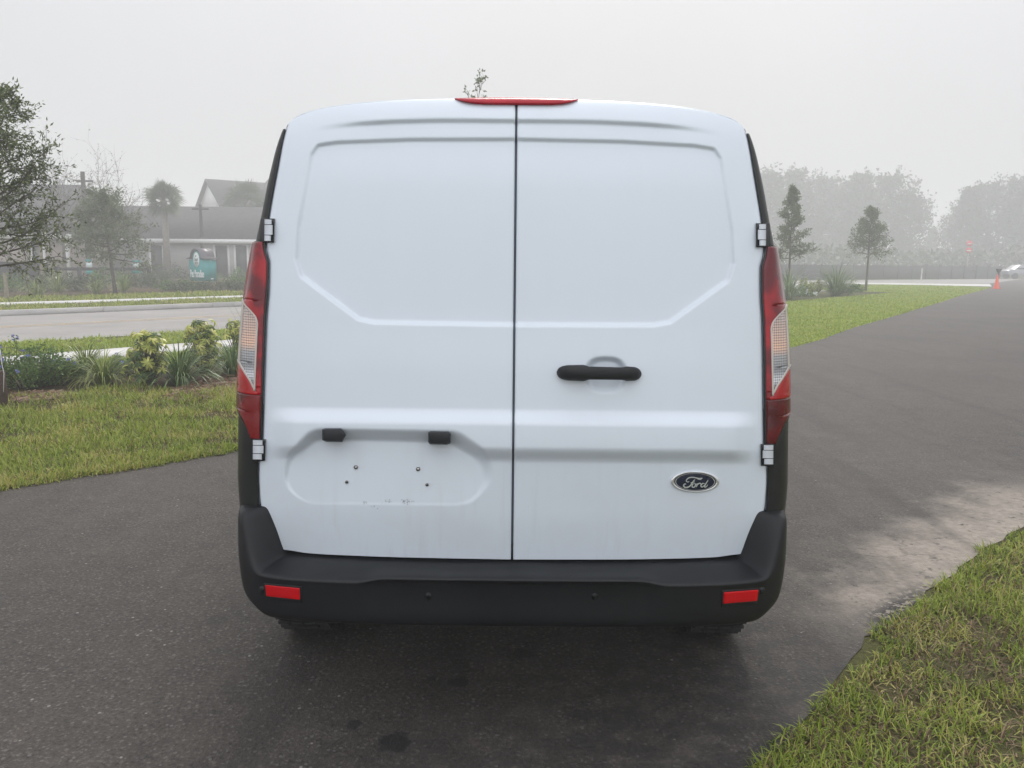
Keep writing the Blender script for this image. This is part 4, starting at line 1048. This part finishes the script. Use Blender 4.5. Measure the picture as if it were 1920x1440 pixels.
# dark rail fence
fr = empty('rail_fence', GP(100, 536), 'low dark rail fence across the road behind the shrubs', 'fence')
pA, pB = np.array(AT(60, 501, 41.5)), np.array(AT(278, 502, 44.5))
for dz in (0, -.62):
    mb = MB(); d = pB-pA; mb.prism([pA+(0, 0, dz), pB+(0, 0, dz), pB+(0, 0, dz-.16), pA+(0, 0, dz-.16)], (0, .06, 0)); mb.build('rail', M['darkwood'], fr)
for t in (0, .2, .38, .57, .76, 1):
    p = pA + (pB-pA)*t; MB().box((p[0], p[1]+.1, p[2]/2+.02), (.16, .16, p[2]+.04)).build('post', M['darkwood'], fr)
bl = empty('board_fence', GP(20, 545), 'dark solid board fence at the far left behind the near oak', 'fence')
a, b = np.array(AT(-60, 488, 40)), np.array(AT(88, 494, 41.4)); MB().prism([(a[0], a[1], 0), (b[0], b[1], 0), tuple(b), tuple(a)], (0, .08, 0)).build('panel', M['darkwood'], bl)
for t in (.25, .6, 1): p = a+(b-a)*t; MB().box((p[0], p[1]-.06, p[2]/2), (.14, .1, p[2]+.06)).build('post', M['darkwood'], bl)

# teal sign
teal = plain('teal_paint', (.008, .27, .27), .5, .06, 3); tealL = teal; grey_roof = plain('sign_roof', (.10, .09, .105), .35, .1, 4, metal=.3)
pale = plain('sign_white', (.75, .80, .80), .5, .05)
sp = np.array(GP(371, 530)[:2]); sgn = empty('entrance_sign', (sp[0], sp[1], 0), 'teal entrance sign with an arched roof and white oval emblem across the road', 'sign')
fx = np.array((.80, -.60)); dx_ = np.array((.60, .80))     # along the lettered face, and back along the box
Wf, Dp = 1.62, .72
def SP(a, b, z): q = sp + fx*a + dx_*b; return (q[0], q[1], z)
zb_, z1 = .10, 1.32
MB().prism([SP(-Wf/2, 0, zb_), SP(Wf/2, 0, zb_), SP(Wf/2, Dp, zb_), SP(-Wf/2, Dp, zb_)], (0, 0, z1-zb_)).build('cabinet', teal, sgn)
aw = .52
arc = [SP(-aw*math.cos(q), .02, z1 + .002 + .50*math.sin(q)) for q in np.linspace(0, math.pi, 17)]
MB().prism(arc, tuple(np.subtract(SP(0, Dp-.02, 0), SP(0, .02, 0)))).build('gable', teal, sgn)
# roof: a shell following the arch with flat wings
outer = [(-Wf/2-.10, z1+.02)] + [(-aw*1.04*math.cos(q), z1+.03+.55*math.sin(q)) for q in np.linspace(.08, math.pi-.08, 17)] + [(Wf/2+.10, z1+.02)]
Vr = []
for (a, z) in outer: Vr += [SP(a, -.10, z), SP(a, Dp+.10, z), SP(a, -.10, z+.07), SP(a, Dp+.10, z+.07)]
fr_ = []
for i in range(len(outer)-1):
    k = 4*i; fr_ += [(k, k+4, k+5, k+1), (k+2, k+3, k+7, k+6), (k, k+2, k+6, k+4), (k+1, k+5, k+7, k+3)]
fr_ += [(0, 1, 3, 2), (4*(len(outer)-1), 4*(len(outer)-1)+2, 4*(len(outer)-1)+3, 4*(len(outer)-1)+1)]
MB().add(Vr, fr_).build('roof', grey_roof, sgn)
ov = [SP(.0 + .30*math.cos(q), -.012, z1+.0 + .42*math.sin(q)) for q in np.linspace(0, 2*math.pi, 25)[:-1]]
em = MB().prism(ov, tuple(-.02*np.array((dx_[0], dx_[1], 0)))).build('emblem', pale, sgn)
gm = plain('emblem_grey', (.20, .26, .27), .6, .1); mb = MB()
for (a, z, r1, r2) in ((-.01, .20, .06, .07), (-.11, .02, .055, .10), (.11, .02, .055, .10), (.0, -.02, .05, .09), (-.08, -.18, .07, .06), (.08, -.18, .07, .06)):
    mb.prism([SP(a + r1*math.cos(q), -.034, z1+z+r2*math.sin(q)) for q in np.linspace(0, 2*math.pi, 11)[:-1]], tuple(-.006*np.array((dx_[0], dx_[1], 0))))
mb.build('emblem_drawing', gm, em)
def text3d(name, s, size, origin, ex, ez, mat, parent, sx=1.0, depth=.01):
    cu = bpy.data.curves.new(name, 'FONT'); cu.body = s; cu.size = size; cu.align_x = 'CENTER'; cu.align_y = 'CENTER'; cu.extrude = depth; cu.offset = size*.012
    to = bpy.data.objects.new(name+'_tmp', cu); COL.objects.link(to); dg = bpy.context.evaluated_depsgraph_get(); me = bpy.data.meshes.new_from_object(to.evaluated_get(dg))
    bpy.data.objects.remove(to)
    ex = Vector(ex).normalized(); ez = Vector(ez).normalized(); ey = ez.cross(ex)
    o0 = Vector(origin) - wloc(parent)
    for v in me.vertices: c = v.co.copy(); v.co = o0 + ex*c.x*sx + ez*c.y + ex.cross(ez)*c.z
    me.materials.clear(); me.materials.append(mat); o = bpy.data.objects.new(name, me); COL.objects.link(o); o.parent = parent; return o
text3d('sign_lettering', 'Pet Paradise', .62, SP(-.02, -.015, .50), (fx[0], fx[1], 0), (0, 0, 1), pale, sgn, .46)
text3d('small_lettering', 'ABC', .09, SP(Wf/2+.014, Dp*.55, .26), (dx_[0], dx_[1], 0), (0, 0, 1), pale, sgn) if False else MB().prism([SP(Wf/2+.002, .34, .20), SP(Wf/2+.002, .50, .20), SP(Wf/2+.002, .50, .27), SP(Wf/2+.002, .34, .27)], tuple(.012*np.array((fx[0], fx[1], 0)))).build('number_plate', pale, sgn)
# two small boards on the rail fence line
for px, (w0, h0), lb in ((167, (.34, .40), 'small teal and white notice board left of the small tree across the road'), (257, (.48, .30), 'small white and teal notice board right of the small tree across the road')):
    q = np.array(AT(px, 497, 47)); s = empty('notice_board', (q[0], q[1], 0), lb, 'sign')
    MB().box((q[0], q[1], q[2]), (w0, .04, h0)).build('panel', plain('notice_white', (.62, .70, .72), .5, .05), s)
    MB().box((q[0]-.02, q[1]-.002, q[2]+h0/2+.06), (w0*1.05, .05, .12)).build('header', teal, s)
    MB().box((q[0], q[1]-.002, q[2]-h0/2-.22), (w0*1.2, .05, .2)).build('footer', teal, s)
    MB().tube([(q[0], q[1]+.04, 0), (q[0], q[1]+.04, q[2])], .03, 6).build('post', M['wood'], s)

# buildings
wallm = concrete('pale_wall', (.42, .40, .40), (.47, .45, .45)); roofm = plain('dark_shingles', (.060, .056, .060), .9, .25, 3, bump=.5)
trimm = plain('white_trim', (.72, .72, .72), .6, .05); darkm = plain('dark_door', (.045, .045, .048), .4, .2)
def bld(name, label, px0, px1, Y, eave_py, ridge_py, depth, ridge_back, openings=(), wm=wallm, hip=0.0, over=.5):
    x0 = AT(px0, 480, Y)[0]; x1 = AT(px1, 480, Y)[0]; ze = AT((px0+px1)/2, eave_py, Y)[2]; zr = AT((px0+px1)/2, ridge_py, Y+ridge_back)[2]
    root = empty(name, ((x0+x1)/2, Y, 0), label, 'building')
    MB().box(((x0+x1)/2, Y+depth/2, ze/2), (x1-x0, depth, ze)).build('wall', wm, root)
    yo, yr, yk = Y-over, Y+ridge_back, Y+2*ridge_back+over; hx = hip*(x1-x0)
    V2 = [(x0-over, yo, ze), (x1+over, yo, ze), (x1+over, yk, ze), (x0-over, yk, ze), (x0-over+hx, yr, zr), (x1+over-hx, yr, zr)]
    V2 += [(a, b, c-.22) for a, b, c in V2[:4]]
    MB().add(V2, [(0, 1, 5, 4), (2, 3, 4, 5), (0, 4, 3), (1, 2, 5), (6, 7, 1, 0), (7, 8, 2, 1), (8, 9, 3, 2), (9, 6, 0, 3), (9, 8, 7, 6)]).build('roof', roofm, root)
    MB().box(((x0+x1)/2, yo-.03, ze-.08), (x1-x0+2*over, .05, .3)).build('fascia', trimm, root)
    for (a, b, t, kind) in openings:
        xa, xb = AT(a, 480, Y)[0], AT(b, 480, Y)[0]; zt = AT(a, t, Y)[2]
        d = MB().box(((xa+xb)/2, Y-.02, zt/2+.02), (xb-xa, .08, zt)).build(kind, darkm, root)
        for xx in (xa-.08, xb+.08): MB().box((xx, Y-.04, zt/2+.02), (.14, .10, zt+.1)).build('frame', trimm, d)
    return root, x0, x1, ze, zr
bld('low_building', 'long low pale building with a dark roof behind the teal sign', 120, 760, 60, 451, 388, 9, 4.5,
    [(284, 305, 461, 'door'), (405, 427, 461, 'door'), (443, 463, 461, 'door'), (150, 158, 463, 'window'), (520, 545, 461, 'door')])
stone = concrete('stone_wall', (.30, .24, .22), (.40, .34, .31))
r_, x0, x1, ze, zr = bld('stone_building', 'gabled building with a stone-clad wall behind the near oak', -120, 131, 54, 440, 345, 10, 5, [(62, 82, 452, 'window')], stone, hip=.22)
MB().box((x1-.12, 53.9, ze/2), (.28, .25, ze)).build('corner_board', trimm, r_)
# tall house, set parallel to the road
hb = np.array(AT(393, 480, 88)[:2]) - 3*np.array((-.60, .80)) + np.array((.3, 0)); th = empty('tall_house', (hb[0], hb[1], 0), 'tall pale house with a steep gable rising above the low roof', 'house')
hd, hn = np.array((.80, .60)), np.array((-.60, .80))
zr = AT(393, 339, 90)[2]; ze = AT(410, 381, 86)[2]; Wd_ = 8.0; Ln = 14.0
def HP(a, b, z): q = hb + hd*a + hn*b; return (q[0], q[1], z)
MB().prism([HP(0, -Wd_/2+3, 0), HP(Ln, -Wd_/2+3, 0), HP(Ln, Wd_/2+3, 0), HP(0, Wd_/2+3, 0)], (0, 0, ze)).build('wall', wallm, th)
MB().prism([HP(.02, -Wd_/2+3, ze), HP(.02, Wd_/2+3, ze), HP(.02, 3, zr-.1)], tuple(.2*np.array((hd[0], hd[1], 0)))).build('gable', trimm, th)
MB().add([HP(-.4, -Wd_/2+2.5, ze-.25), HP(Ln+.4, -Wd_/2+2.5, ze-.25), HP(Ln+.4, 3, zr), HP(-.4, 3, zr), HP(-.4, Wd_/2+3.5, ze-.25), HP(Ln+.4, Wd_/2+3.5, ze-.25),
          HP(-.4, -Wd_/2+2.5, ze-.45), HP(Ln+.4, -Wd_/2+2.5, ze-.45), HP(Ln+.4, 3, zr-.2), HP(-.4, 3, zr-.2), HP(-.4, Wd_/2+3.5, ze-.45), HP(Ln+.4, Wd_/2+3.5, ze-.45)],
         [(0, 1, 2, 3), (3, 2, 5, 4), (6, 7, 8, 9), (9, 8, 11, 10), (0, 3, 9, 6), (3, 4, 10, 9), (0, 1, 7, 6), (1, 2, 8, 7), (2, 5, 11, 8), (4, 5, 11, 10)]).build('roof', roofm, th)
MB().prism([HP(4, -1.0, ze+.3), HP(9.5, -1.0, ze+.3), HP(6.75, -1.0, zr+.7)], tuple(4*np.array((hn[0], hn[1], 0)))).build('dormer', roofm, th)
MB().prism([HP(1.5, -Wd_/2+2.98, ze-1.8), HP(2.6, -Wd_/2+2.98, ze-1.8), HP(2.6, -Wd_/2+2.98, ze-.5), HP(1.5, -Wd_/2+2.98, ze-.5)], tuple(-.05*np.array((hn[0], hn[1], 0)))).build('window', darkm, th)

# trees across the road
b = GP(217, 552); tree('oak_tree', b, 3.75, 1.35, 1.55, 41, 'round-headed young oak across the road before the low building', None, nlimb=40, ntw=12, nleaf=14, leaf=(.13, .06), mleaf='youngleaf', tr=.06, lean=(-.3, 0), prof=lambda t: (1-.75*t)**.8, rise=.25, twr=.45, lsc=3)
b = (AT(208, 480, 50)[0], 50); tree('bare_tree', b, 4.3, 1.9, 3.3, 42, 'thin bare-branched tree rising over the low roof', None, nlimb=26, ntw=14, nleaf=3, leaf=(.10, .05), mleaf='farleaf', tr=.11, prof=lambda t: (.75+.35*t), rise=.85, twr=.5)
b = (AT(120, 480, 49)[0], 49); tree('bare_tree', b, 4.2, 1.9, 3.1, 43, 'bare-branched tree between the near oak and the utility pole', None, nlimb=24, ntw=14, nleaf=3, leaf=(.10, .05), mleaf='farleaf', tr=.11, prof=lambda t: (.75+.35*t), rise=.85, twr=.5)
def palm(px, Y, py_top, R, seed, label, nf=30):
    r = np.random.RandomState(seed); x = AT(px, 480, Y)[0]; zt = AT(px, py_top, Y)[2] - R*.55; root = empty('palm_tree', (x, Y, 0), label, 'palm', None)
    MB().tube([(x, Y, 0), (x+.05, Y, zt*.5), (x, Y, zt)], [.28, .22, .24], 10).build('trunk', M['palebark'], root, True)
    V2 = []; F2 = []; tv = []
    for i in range(nf):
        az = i*2.4; el = 1.5 - 2.3*(i/nf) + r.uniform(-.15, .15); d = np.array((math.cos(az)*math.cos(el), math.sin(az)*math.cos(el), math.sin(el))); c = np.array((x, Y, zt)); h = c + d*R*r.uniform(.22, .5)
        sd_ = unit(np.cross(d, r.normal(0, .8, 3) + np.array((0, 0, 1.0)))); up = np.cross(sd_, d); b0 = len(V2); ww = sd_*.02
        V2 += [tuple(c-ww), tuple(c+ww), tuple(h+ww), tuple(h-ww)]; F2.append((b0, b0+1, b0+2, b0+3)); tv += [.5]*4
        for k in range(15):
            q = (k/14-.5)*2.6; dd = unit(d*math.cos(q) + sd_*math.sin(q) + up*.12); L = R*.55*r.uniform(.8, 1.1)*(1-.18*abs(q)); s_ = unit(np.cross(dd, up)); b0 = len(V2); m_ = h + dd*L*.5; t = h + dd*L + np.array((0, 0, -L*.22))
            V2 += [tuple(h), tuple(m_+s_*.035), tuple(t), tuple(m_-s_*.035)]; F2.append((b0, b0+1, b0+2, b0+3)); tv += [min(1, max(0, r.normal(.5, .2)))]*4
    mesh('crown', V2, np.array(F2), M['palmleaf'], root, tint=tv)
palm(312, 58, 350, 1.8, 1, 'fan palm with a grey trunk standing left of the teal sign', 56)
palm(462, 74, 352, 3.1, 2, 'fan palm beside the left edge of the van', 56)
# slender tree whose tip shows above the van roof
b = (AT(896, 480, 20)[0], 20); tree('slender_tree', b, AT(900, 152, 20)[2]/.985, 1.8, .75, 44, 'slender sparse tree whose tip shows above the van roof', None, mleaf='youngleaf', nlimb=26, ntw=6, nleaf=6, leaf=(.08, .045), tr=.035, prof=lambda t: (1-.45*t), rise=.85, twr=.4)

# ------------------------------------------------------------------ right side
b = (AT(1481, 480, 36)[0], 36); tree('young_tree', b, AT(1481, 352, 36)[2]/.97, 1.55, .95, 51, 'conical young tree just right of the van', None, nlimb=44, ntw=12, nleaf=12, leaf=(.11, .055), mleaf='youngleaf', tr=.05, prof=lambda t: (1.05-t)**.85, rise=.45, twr=.42, lsc=2.2)
b = GP(1623, 546); tree('young_tree', b, AT(1625, 392, b[1])[2]/.97, 1.85, 1.25, 52, 'young tree with a bare straight trunk on the far lawn', None, nlimb=42, ntw=12, nleaf=12, leaf=(.12, .06), mleaf='youngleaf', tr=.055, prof=lambda t: (1.05-t)**.8, rise=.3, twr=.42, lsc=2.4)
clump('fern_clump', GP(1478, 562), 1.0, 1.2, 53, 'feathery fern clump against the right side of the van', 240, .022, 'strap')
bush('shrub', GP(1497, 556), .55, .5, 54, 'low dark shrub at the foot of the conical tree', 1200, (.09, .045), 'plumb')
bush('shrub', GP(1508, 548), .50, .7, 55, 'yellowish shrub behind the low dark shrub', 900, (.10, .05), 'vari')
bush('shrub', GP(1527, 553), .55, .75, 56, 'pale yellow-green shrub left of the big green shrub', 1200, (.10, .05), 'vari')
bush('white_flower_plant', GP(1514, 556), .5, .25, 57, 'low white flowering plant on the far lawn', 500, (.07, .03), flowers=30, fm='white', fs=.05)
clump('fern_clump', GP(1566, 555), 1.2, 1.25, 58, 'big feathery green shrub left of the bare-trunked young tree', 420, .020, 'strap', droop=.8)
bush('shrub', GP(1583, 554), .75, .75, 59, 'rounded green shrub leaning on the big feathery one', 1500, (.10, .05), 'plumb')
bush('shrub', GP(1607, 549), .35, .45, 61, 'small green shrub at the foot of the bare-trunked young tree', 600, (.09, .045), 'plumb')
# fence along the far side
M['fence'] = plain('dark_fence', (.045, .045, .047), .8, .2, 3)
ff = empty('long_fence', GP(1660, 524), 'long dark fence across the road behind the lawn', 'fence')
A0, B0 = np.array(GP(1440, 525)), np.array(GP(1872, 522.5)); hF = 1.35
MB().prism([tuple(A0), tuple(B0), tuple(B0+(0, 0, hF)), tuple(A0+(0, 0, hF))], (0, .06, 0)).build('panel', M['fence'], ff)
for k in range(17):
    p = A0 + (B0-A0)*k/16; MB().box((p[0], p[1]-.06, hF/2+.03), (.12, .12, hF+.12)).build('post', M['fence'], ff)
q = GP(1727, 527); s = MB().tube([(q[0], q[1], 0), (q[0], q[1], 1.15)], .06, 8).build('marker_post', M['walk'], None, True, 40); tag(s, 'thin white marker post in front of the long dark fence', 'post')
# stacked red signs
q = AT(1817, 463, 92); s = empty('road_sign', (q[0], q[1], 0), 'pair of red and white round signs on a pole before the far trees', 'sign')
redm = plain('sign_red', (.65, .03, .04), .5, .05)
MB().tube([(q[0], q[1]+.05, 0), (q[0], q[1]+.05, q[2]+.55)], .035, 8).build('pole', M['kerb'], s)
for dz, r1 in ((.38, .37), (-.38, .37)):
    oc = [(q[0]+r1*math.cos(a), q[1], q[2]+dz+r1*.95*math.sin(a)) for a in np.linspace(math.pi/8, 2*math.pi+math.pi/8, 9)[:-1]]
    pl = MB().prism(oc, (0, -.02, 0)).build('sign_plate', redm, s)
    MB().box((q[0], q[1]-.03, q[2]+dz-.04), (.50, .012, .11)).build('sign_bar', pale, pl)
# traffic cone
q = GP(1868, 541.5); s = empty('traffic_cone', (q[0], q[1], 0), 'orange traffic cone at the far end of the driveway', 'cone'); om = plain('cone_orange', (.85, .10, .035), .5, .06)
MB().box((q[0], q[1], .02), (.40, .40, .035)).build('base', om, s)
MB().tube([(q[0], q[1], .03), (q[0], q[1], .90)], [.17, .025], 16).build('body', om, s, True, 40)
q2 = AT(1872.5, 510, 52); s = empty('post_light', (q2[0], q2[1], 0), 'short black path light behind the orange cone', 'light')
MB().tube([(q2[0], q2[1], 0), (q2[0], q2[1], 1.0)], .05, 8).build('post', M['darkwood'], s); MB().tube([(q2[0], q2[1], .98), (q2[0], q2[1], 1.18), (q2[0], q2[1], 1.22)], [.08, .17, .17], 10).build('lamp_head', M['darkwood'], s)
# parked cars behind the fence
def car(px, Y, label, c, rz=0, base=None):
    x = AT(px, 480, Y)[0]; root = empty('parked_car', (x, Y, 0), label, 'car', 'cars parked beyond the fence'); cm = plain('car_paint', c, .3, .05, coat=.6)
    prf = [(-2.2, .45), (-2.2, .9), (-2.0, 1.0), (-1.5, 1.05), (-.9, 1.55), (.8, 1.6), (1.5, 1.1), (2.1, .95), (2.25, .7), (2.25, .42)]
    MB().prism([(x+a, Y-.88, z) for a, z in prf], (0, 1.76, 0)).build('body', cm, root, bevel=.06)
    MB().prism([(x-1.3, Y-.89, 1.07), (x+1.35, Y-.89, 1.1), (x+.75, Y-.86, 1.5), (x-.85, Y-.86, 1.47)], (0, 1.78, 0)).build('window', M['glass'], root)
    for a in (-1.4, 1.4):
        for b_ in (-.8, .8): MB().tube([(x+a, Y+b_-.1, .33), (x+a, Y+b_+.1, .33)], .33, 18).build('wheel', M['rubber'], root, True, 40)
    return root
car(1922, 90, 'silver parked car at the right edge beyond the fence', (.30, .31, .33)); car(1530, 106, 'white parked car seen under the trees right of the van', (.75, .75, .75)); car(1588, 110, 'pale parked car behind the bare-trunked young tree', (.7, .72, .74))
# far trees: one of each shape, then copies
def copy_tree(o, loc, sc3, rz, label):
    c = o.copy(); COL.objects.link(c); c.location = loc; c.scale = sc3; c.rotation_euler = (0, 0, rz); c['label'] = label
    for ch in o.children: d = ch.copy(); COL.objects.link(d); d.parent = c
    return c
FG = 'trees in the fog beyond the fence'
pr1 = lambda t: math.sin(math.pi*min(1, .30+.66*t))**.7
protos = [tree('far_tree', (0, 130), 10, .5, 4.6, 71, 'x', FG, nlimb=40, ntw=14, nleaf=10, leaf=(.42, .24), mleaf='farleaf', tr=.22, prof=pr1, rise=.5, twr=.42, sides=6, lsc=10),
          tree('far_tree', (0, 130), 10, .4, 4.0, 72, 'x', FG, nlimb=44, ntw=14, nleaf=10, leaf=(.40, .22), mleaf='farleaf', tr=.2, prof=lambda t: (1.05-.75*t)*(.8 if t < .1 else 1), rise=.6, twr=.40, sides=6, lsc=10)]
FT = [(1440, 96, 328, 1.15, 0, 'large foggy tree rising right behind the van roofline'), (1497, 100, 322, 1.0, 1, 'tall foggy tree above the conical young tree'), (1545, 104, 340, 1.0, 0, 'foggy tree between the two young trees'),
      (1612, 98, 328, 1.05, 1, 'tallest foggy tree above the bare-trunked young tree'), (1668, 96, 334, 1.0, 0, 'broad foggy tree right of the bare-trunked young tree'), (1712, 94, 372, .8, 0, 'foggy tree with drooping right edge before the gap'),
      (1750, 110, 428, .8, 1, 'low foggy tree in the gap of the tree line'), (1822, 92, 352, .95, 1, 'foggy tree behind the red signs'), (1860, 95, 348, 1.0, 0, 'dense foggy tree left of the right edge'), (1915, 92, 338, 1.1, 1, 'tall foggy tree at the right edge'),
      (1965, 90, 330, 1.1, 0, 'foggy tree cut by the right edge'), (1575, 118, 352, 1.2, 0, 'faint tree deep in the fog between two nearer ones'), (1795, 104, 402, .8, 0, 'lower foggy tree left of the red signs')]
for i, (px, Y, pt, wk, k, lb) in enumerate(FT):
    Y *= 1.5; x, _, zt = AT(px, pt, Y); s = zt/10.3; used = i in (0, 1); o = protos[k]
    loc = (x, Y, 0); sc3 = (s*wk, s*wk, s)
    if i < 2:
        o = protos[(0, 1)[i]]; o.location = loc; o.scale = sc3; o.rotation_euler = (0, 0, i); o['label'] = lb
    else: copy_tree(o, loc, sc3, i*1.3, lb)

r = np.random.RandomState(9); n = 9000
X = r.uniform(5, 150, n); Y = 98 + (X-20)*.28 + r.normal(0, 2.5, n); Z = r.uniform(0, 1, n)**.8 * (2.2 + 1.6*vnoise(X, Y, .16, 5) + .6*vnoise(X, Y, .6, 6))
Vq, Fq = quads(np.stack([X, Y, Z], 1), unit(r.normal(size=(n, 3))), r.uniform(.5, 1.1, n), r.uniform(.35, .6, n), r)
tag(mesh('undergrowth', Vq, Fq, M['farleaf'], None, tint=np.repeat(r.rand(n), 4)), kind='stuff')
# ------------------------------------------------------------------ fog
hz = MB(); hz.box((0, 320, 11.0), (1040, 800, 24.0)); ho = hz.build('haze', None); tag(ho, kind='stuff')
hm = bpy.data.materials.new('fog'); hm.use_nodes = True; nt = hm.node_tree; nt.nodes.clear()
pv = nt.nodes.new('ShaderNodeVolumePrincipled'); pv.inputs['Color'].default_value = (.97, .985, 1, 1); pv.inputs['Density'].default_value = HAZE_DENSITY; pv.inputs['Anisotropy'].default_value = .15
mo = nt.nodes.new('ShaderNodeOutputMaterial'); nt.links.new(pv.outputs[0], mo.inputs['Volume']); ho.data.materials.append(hm)
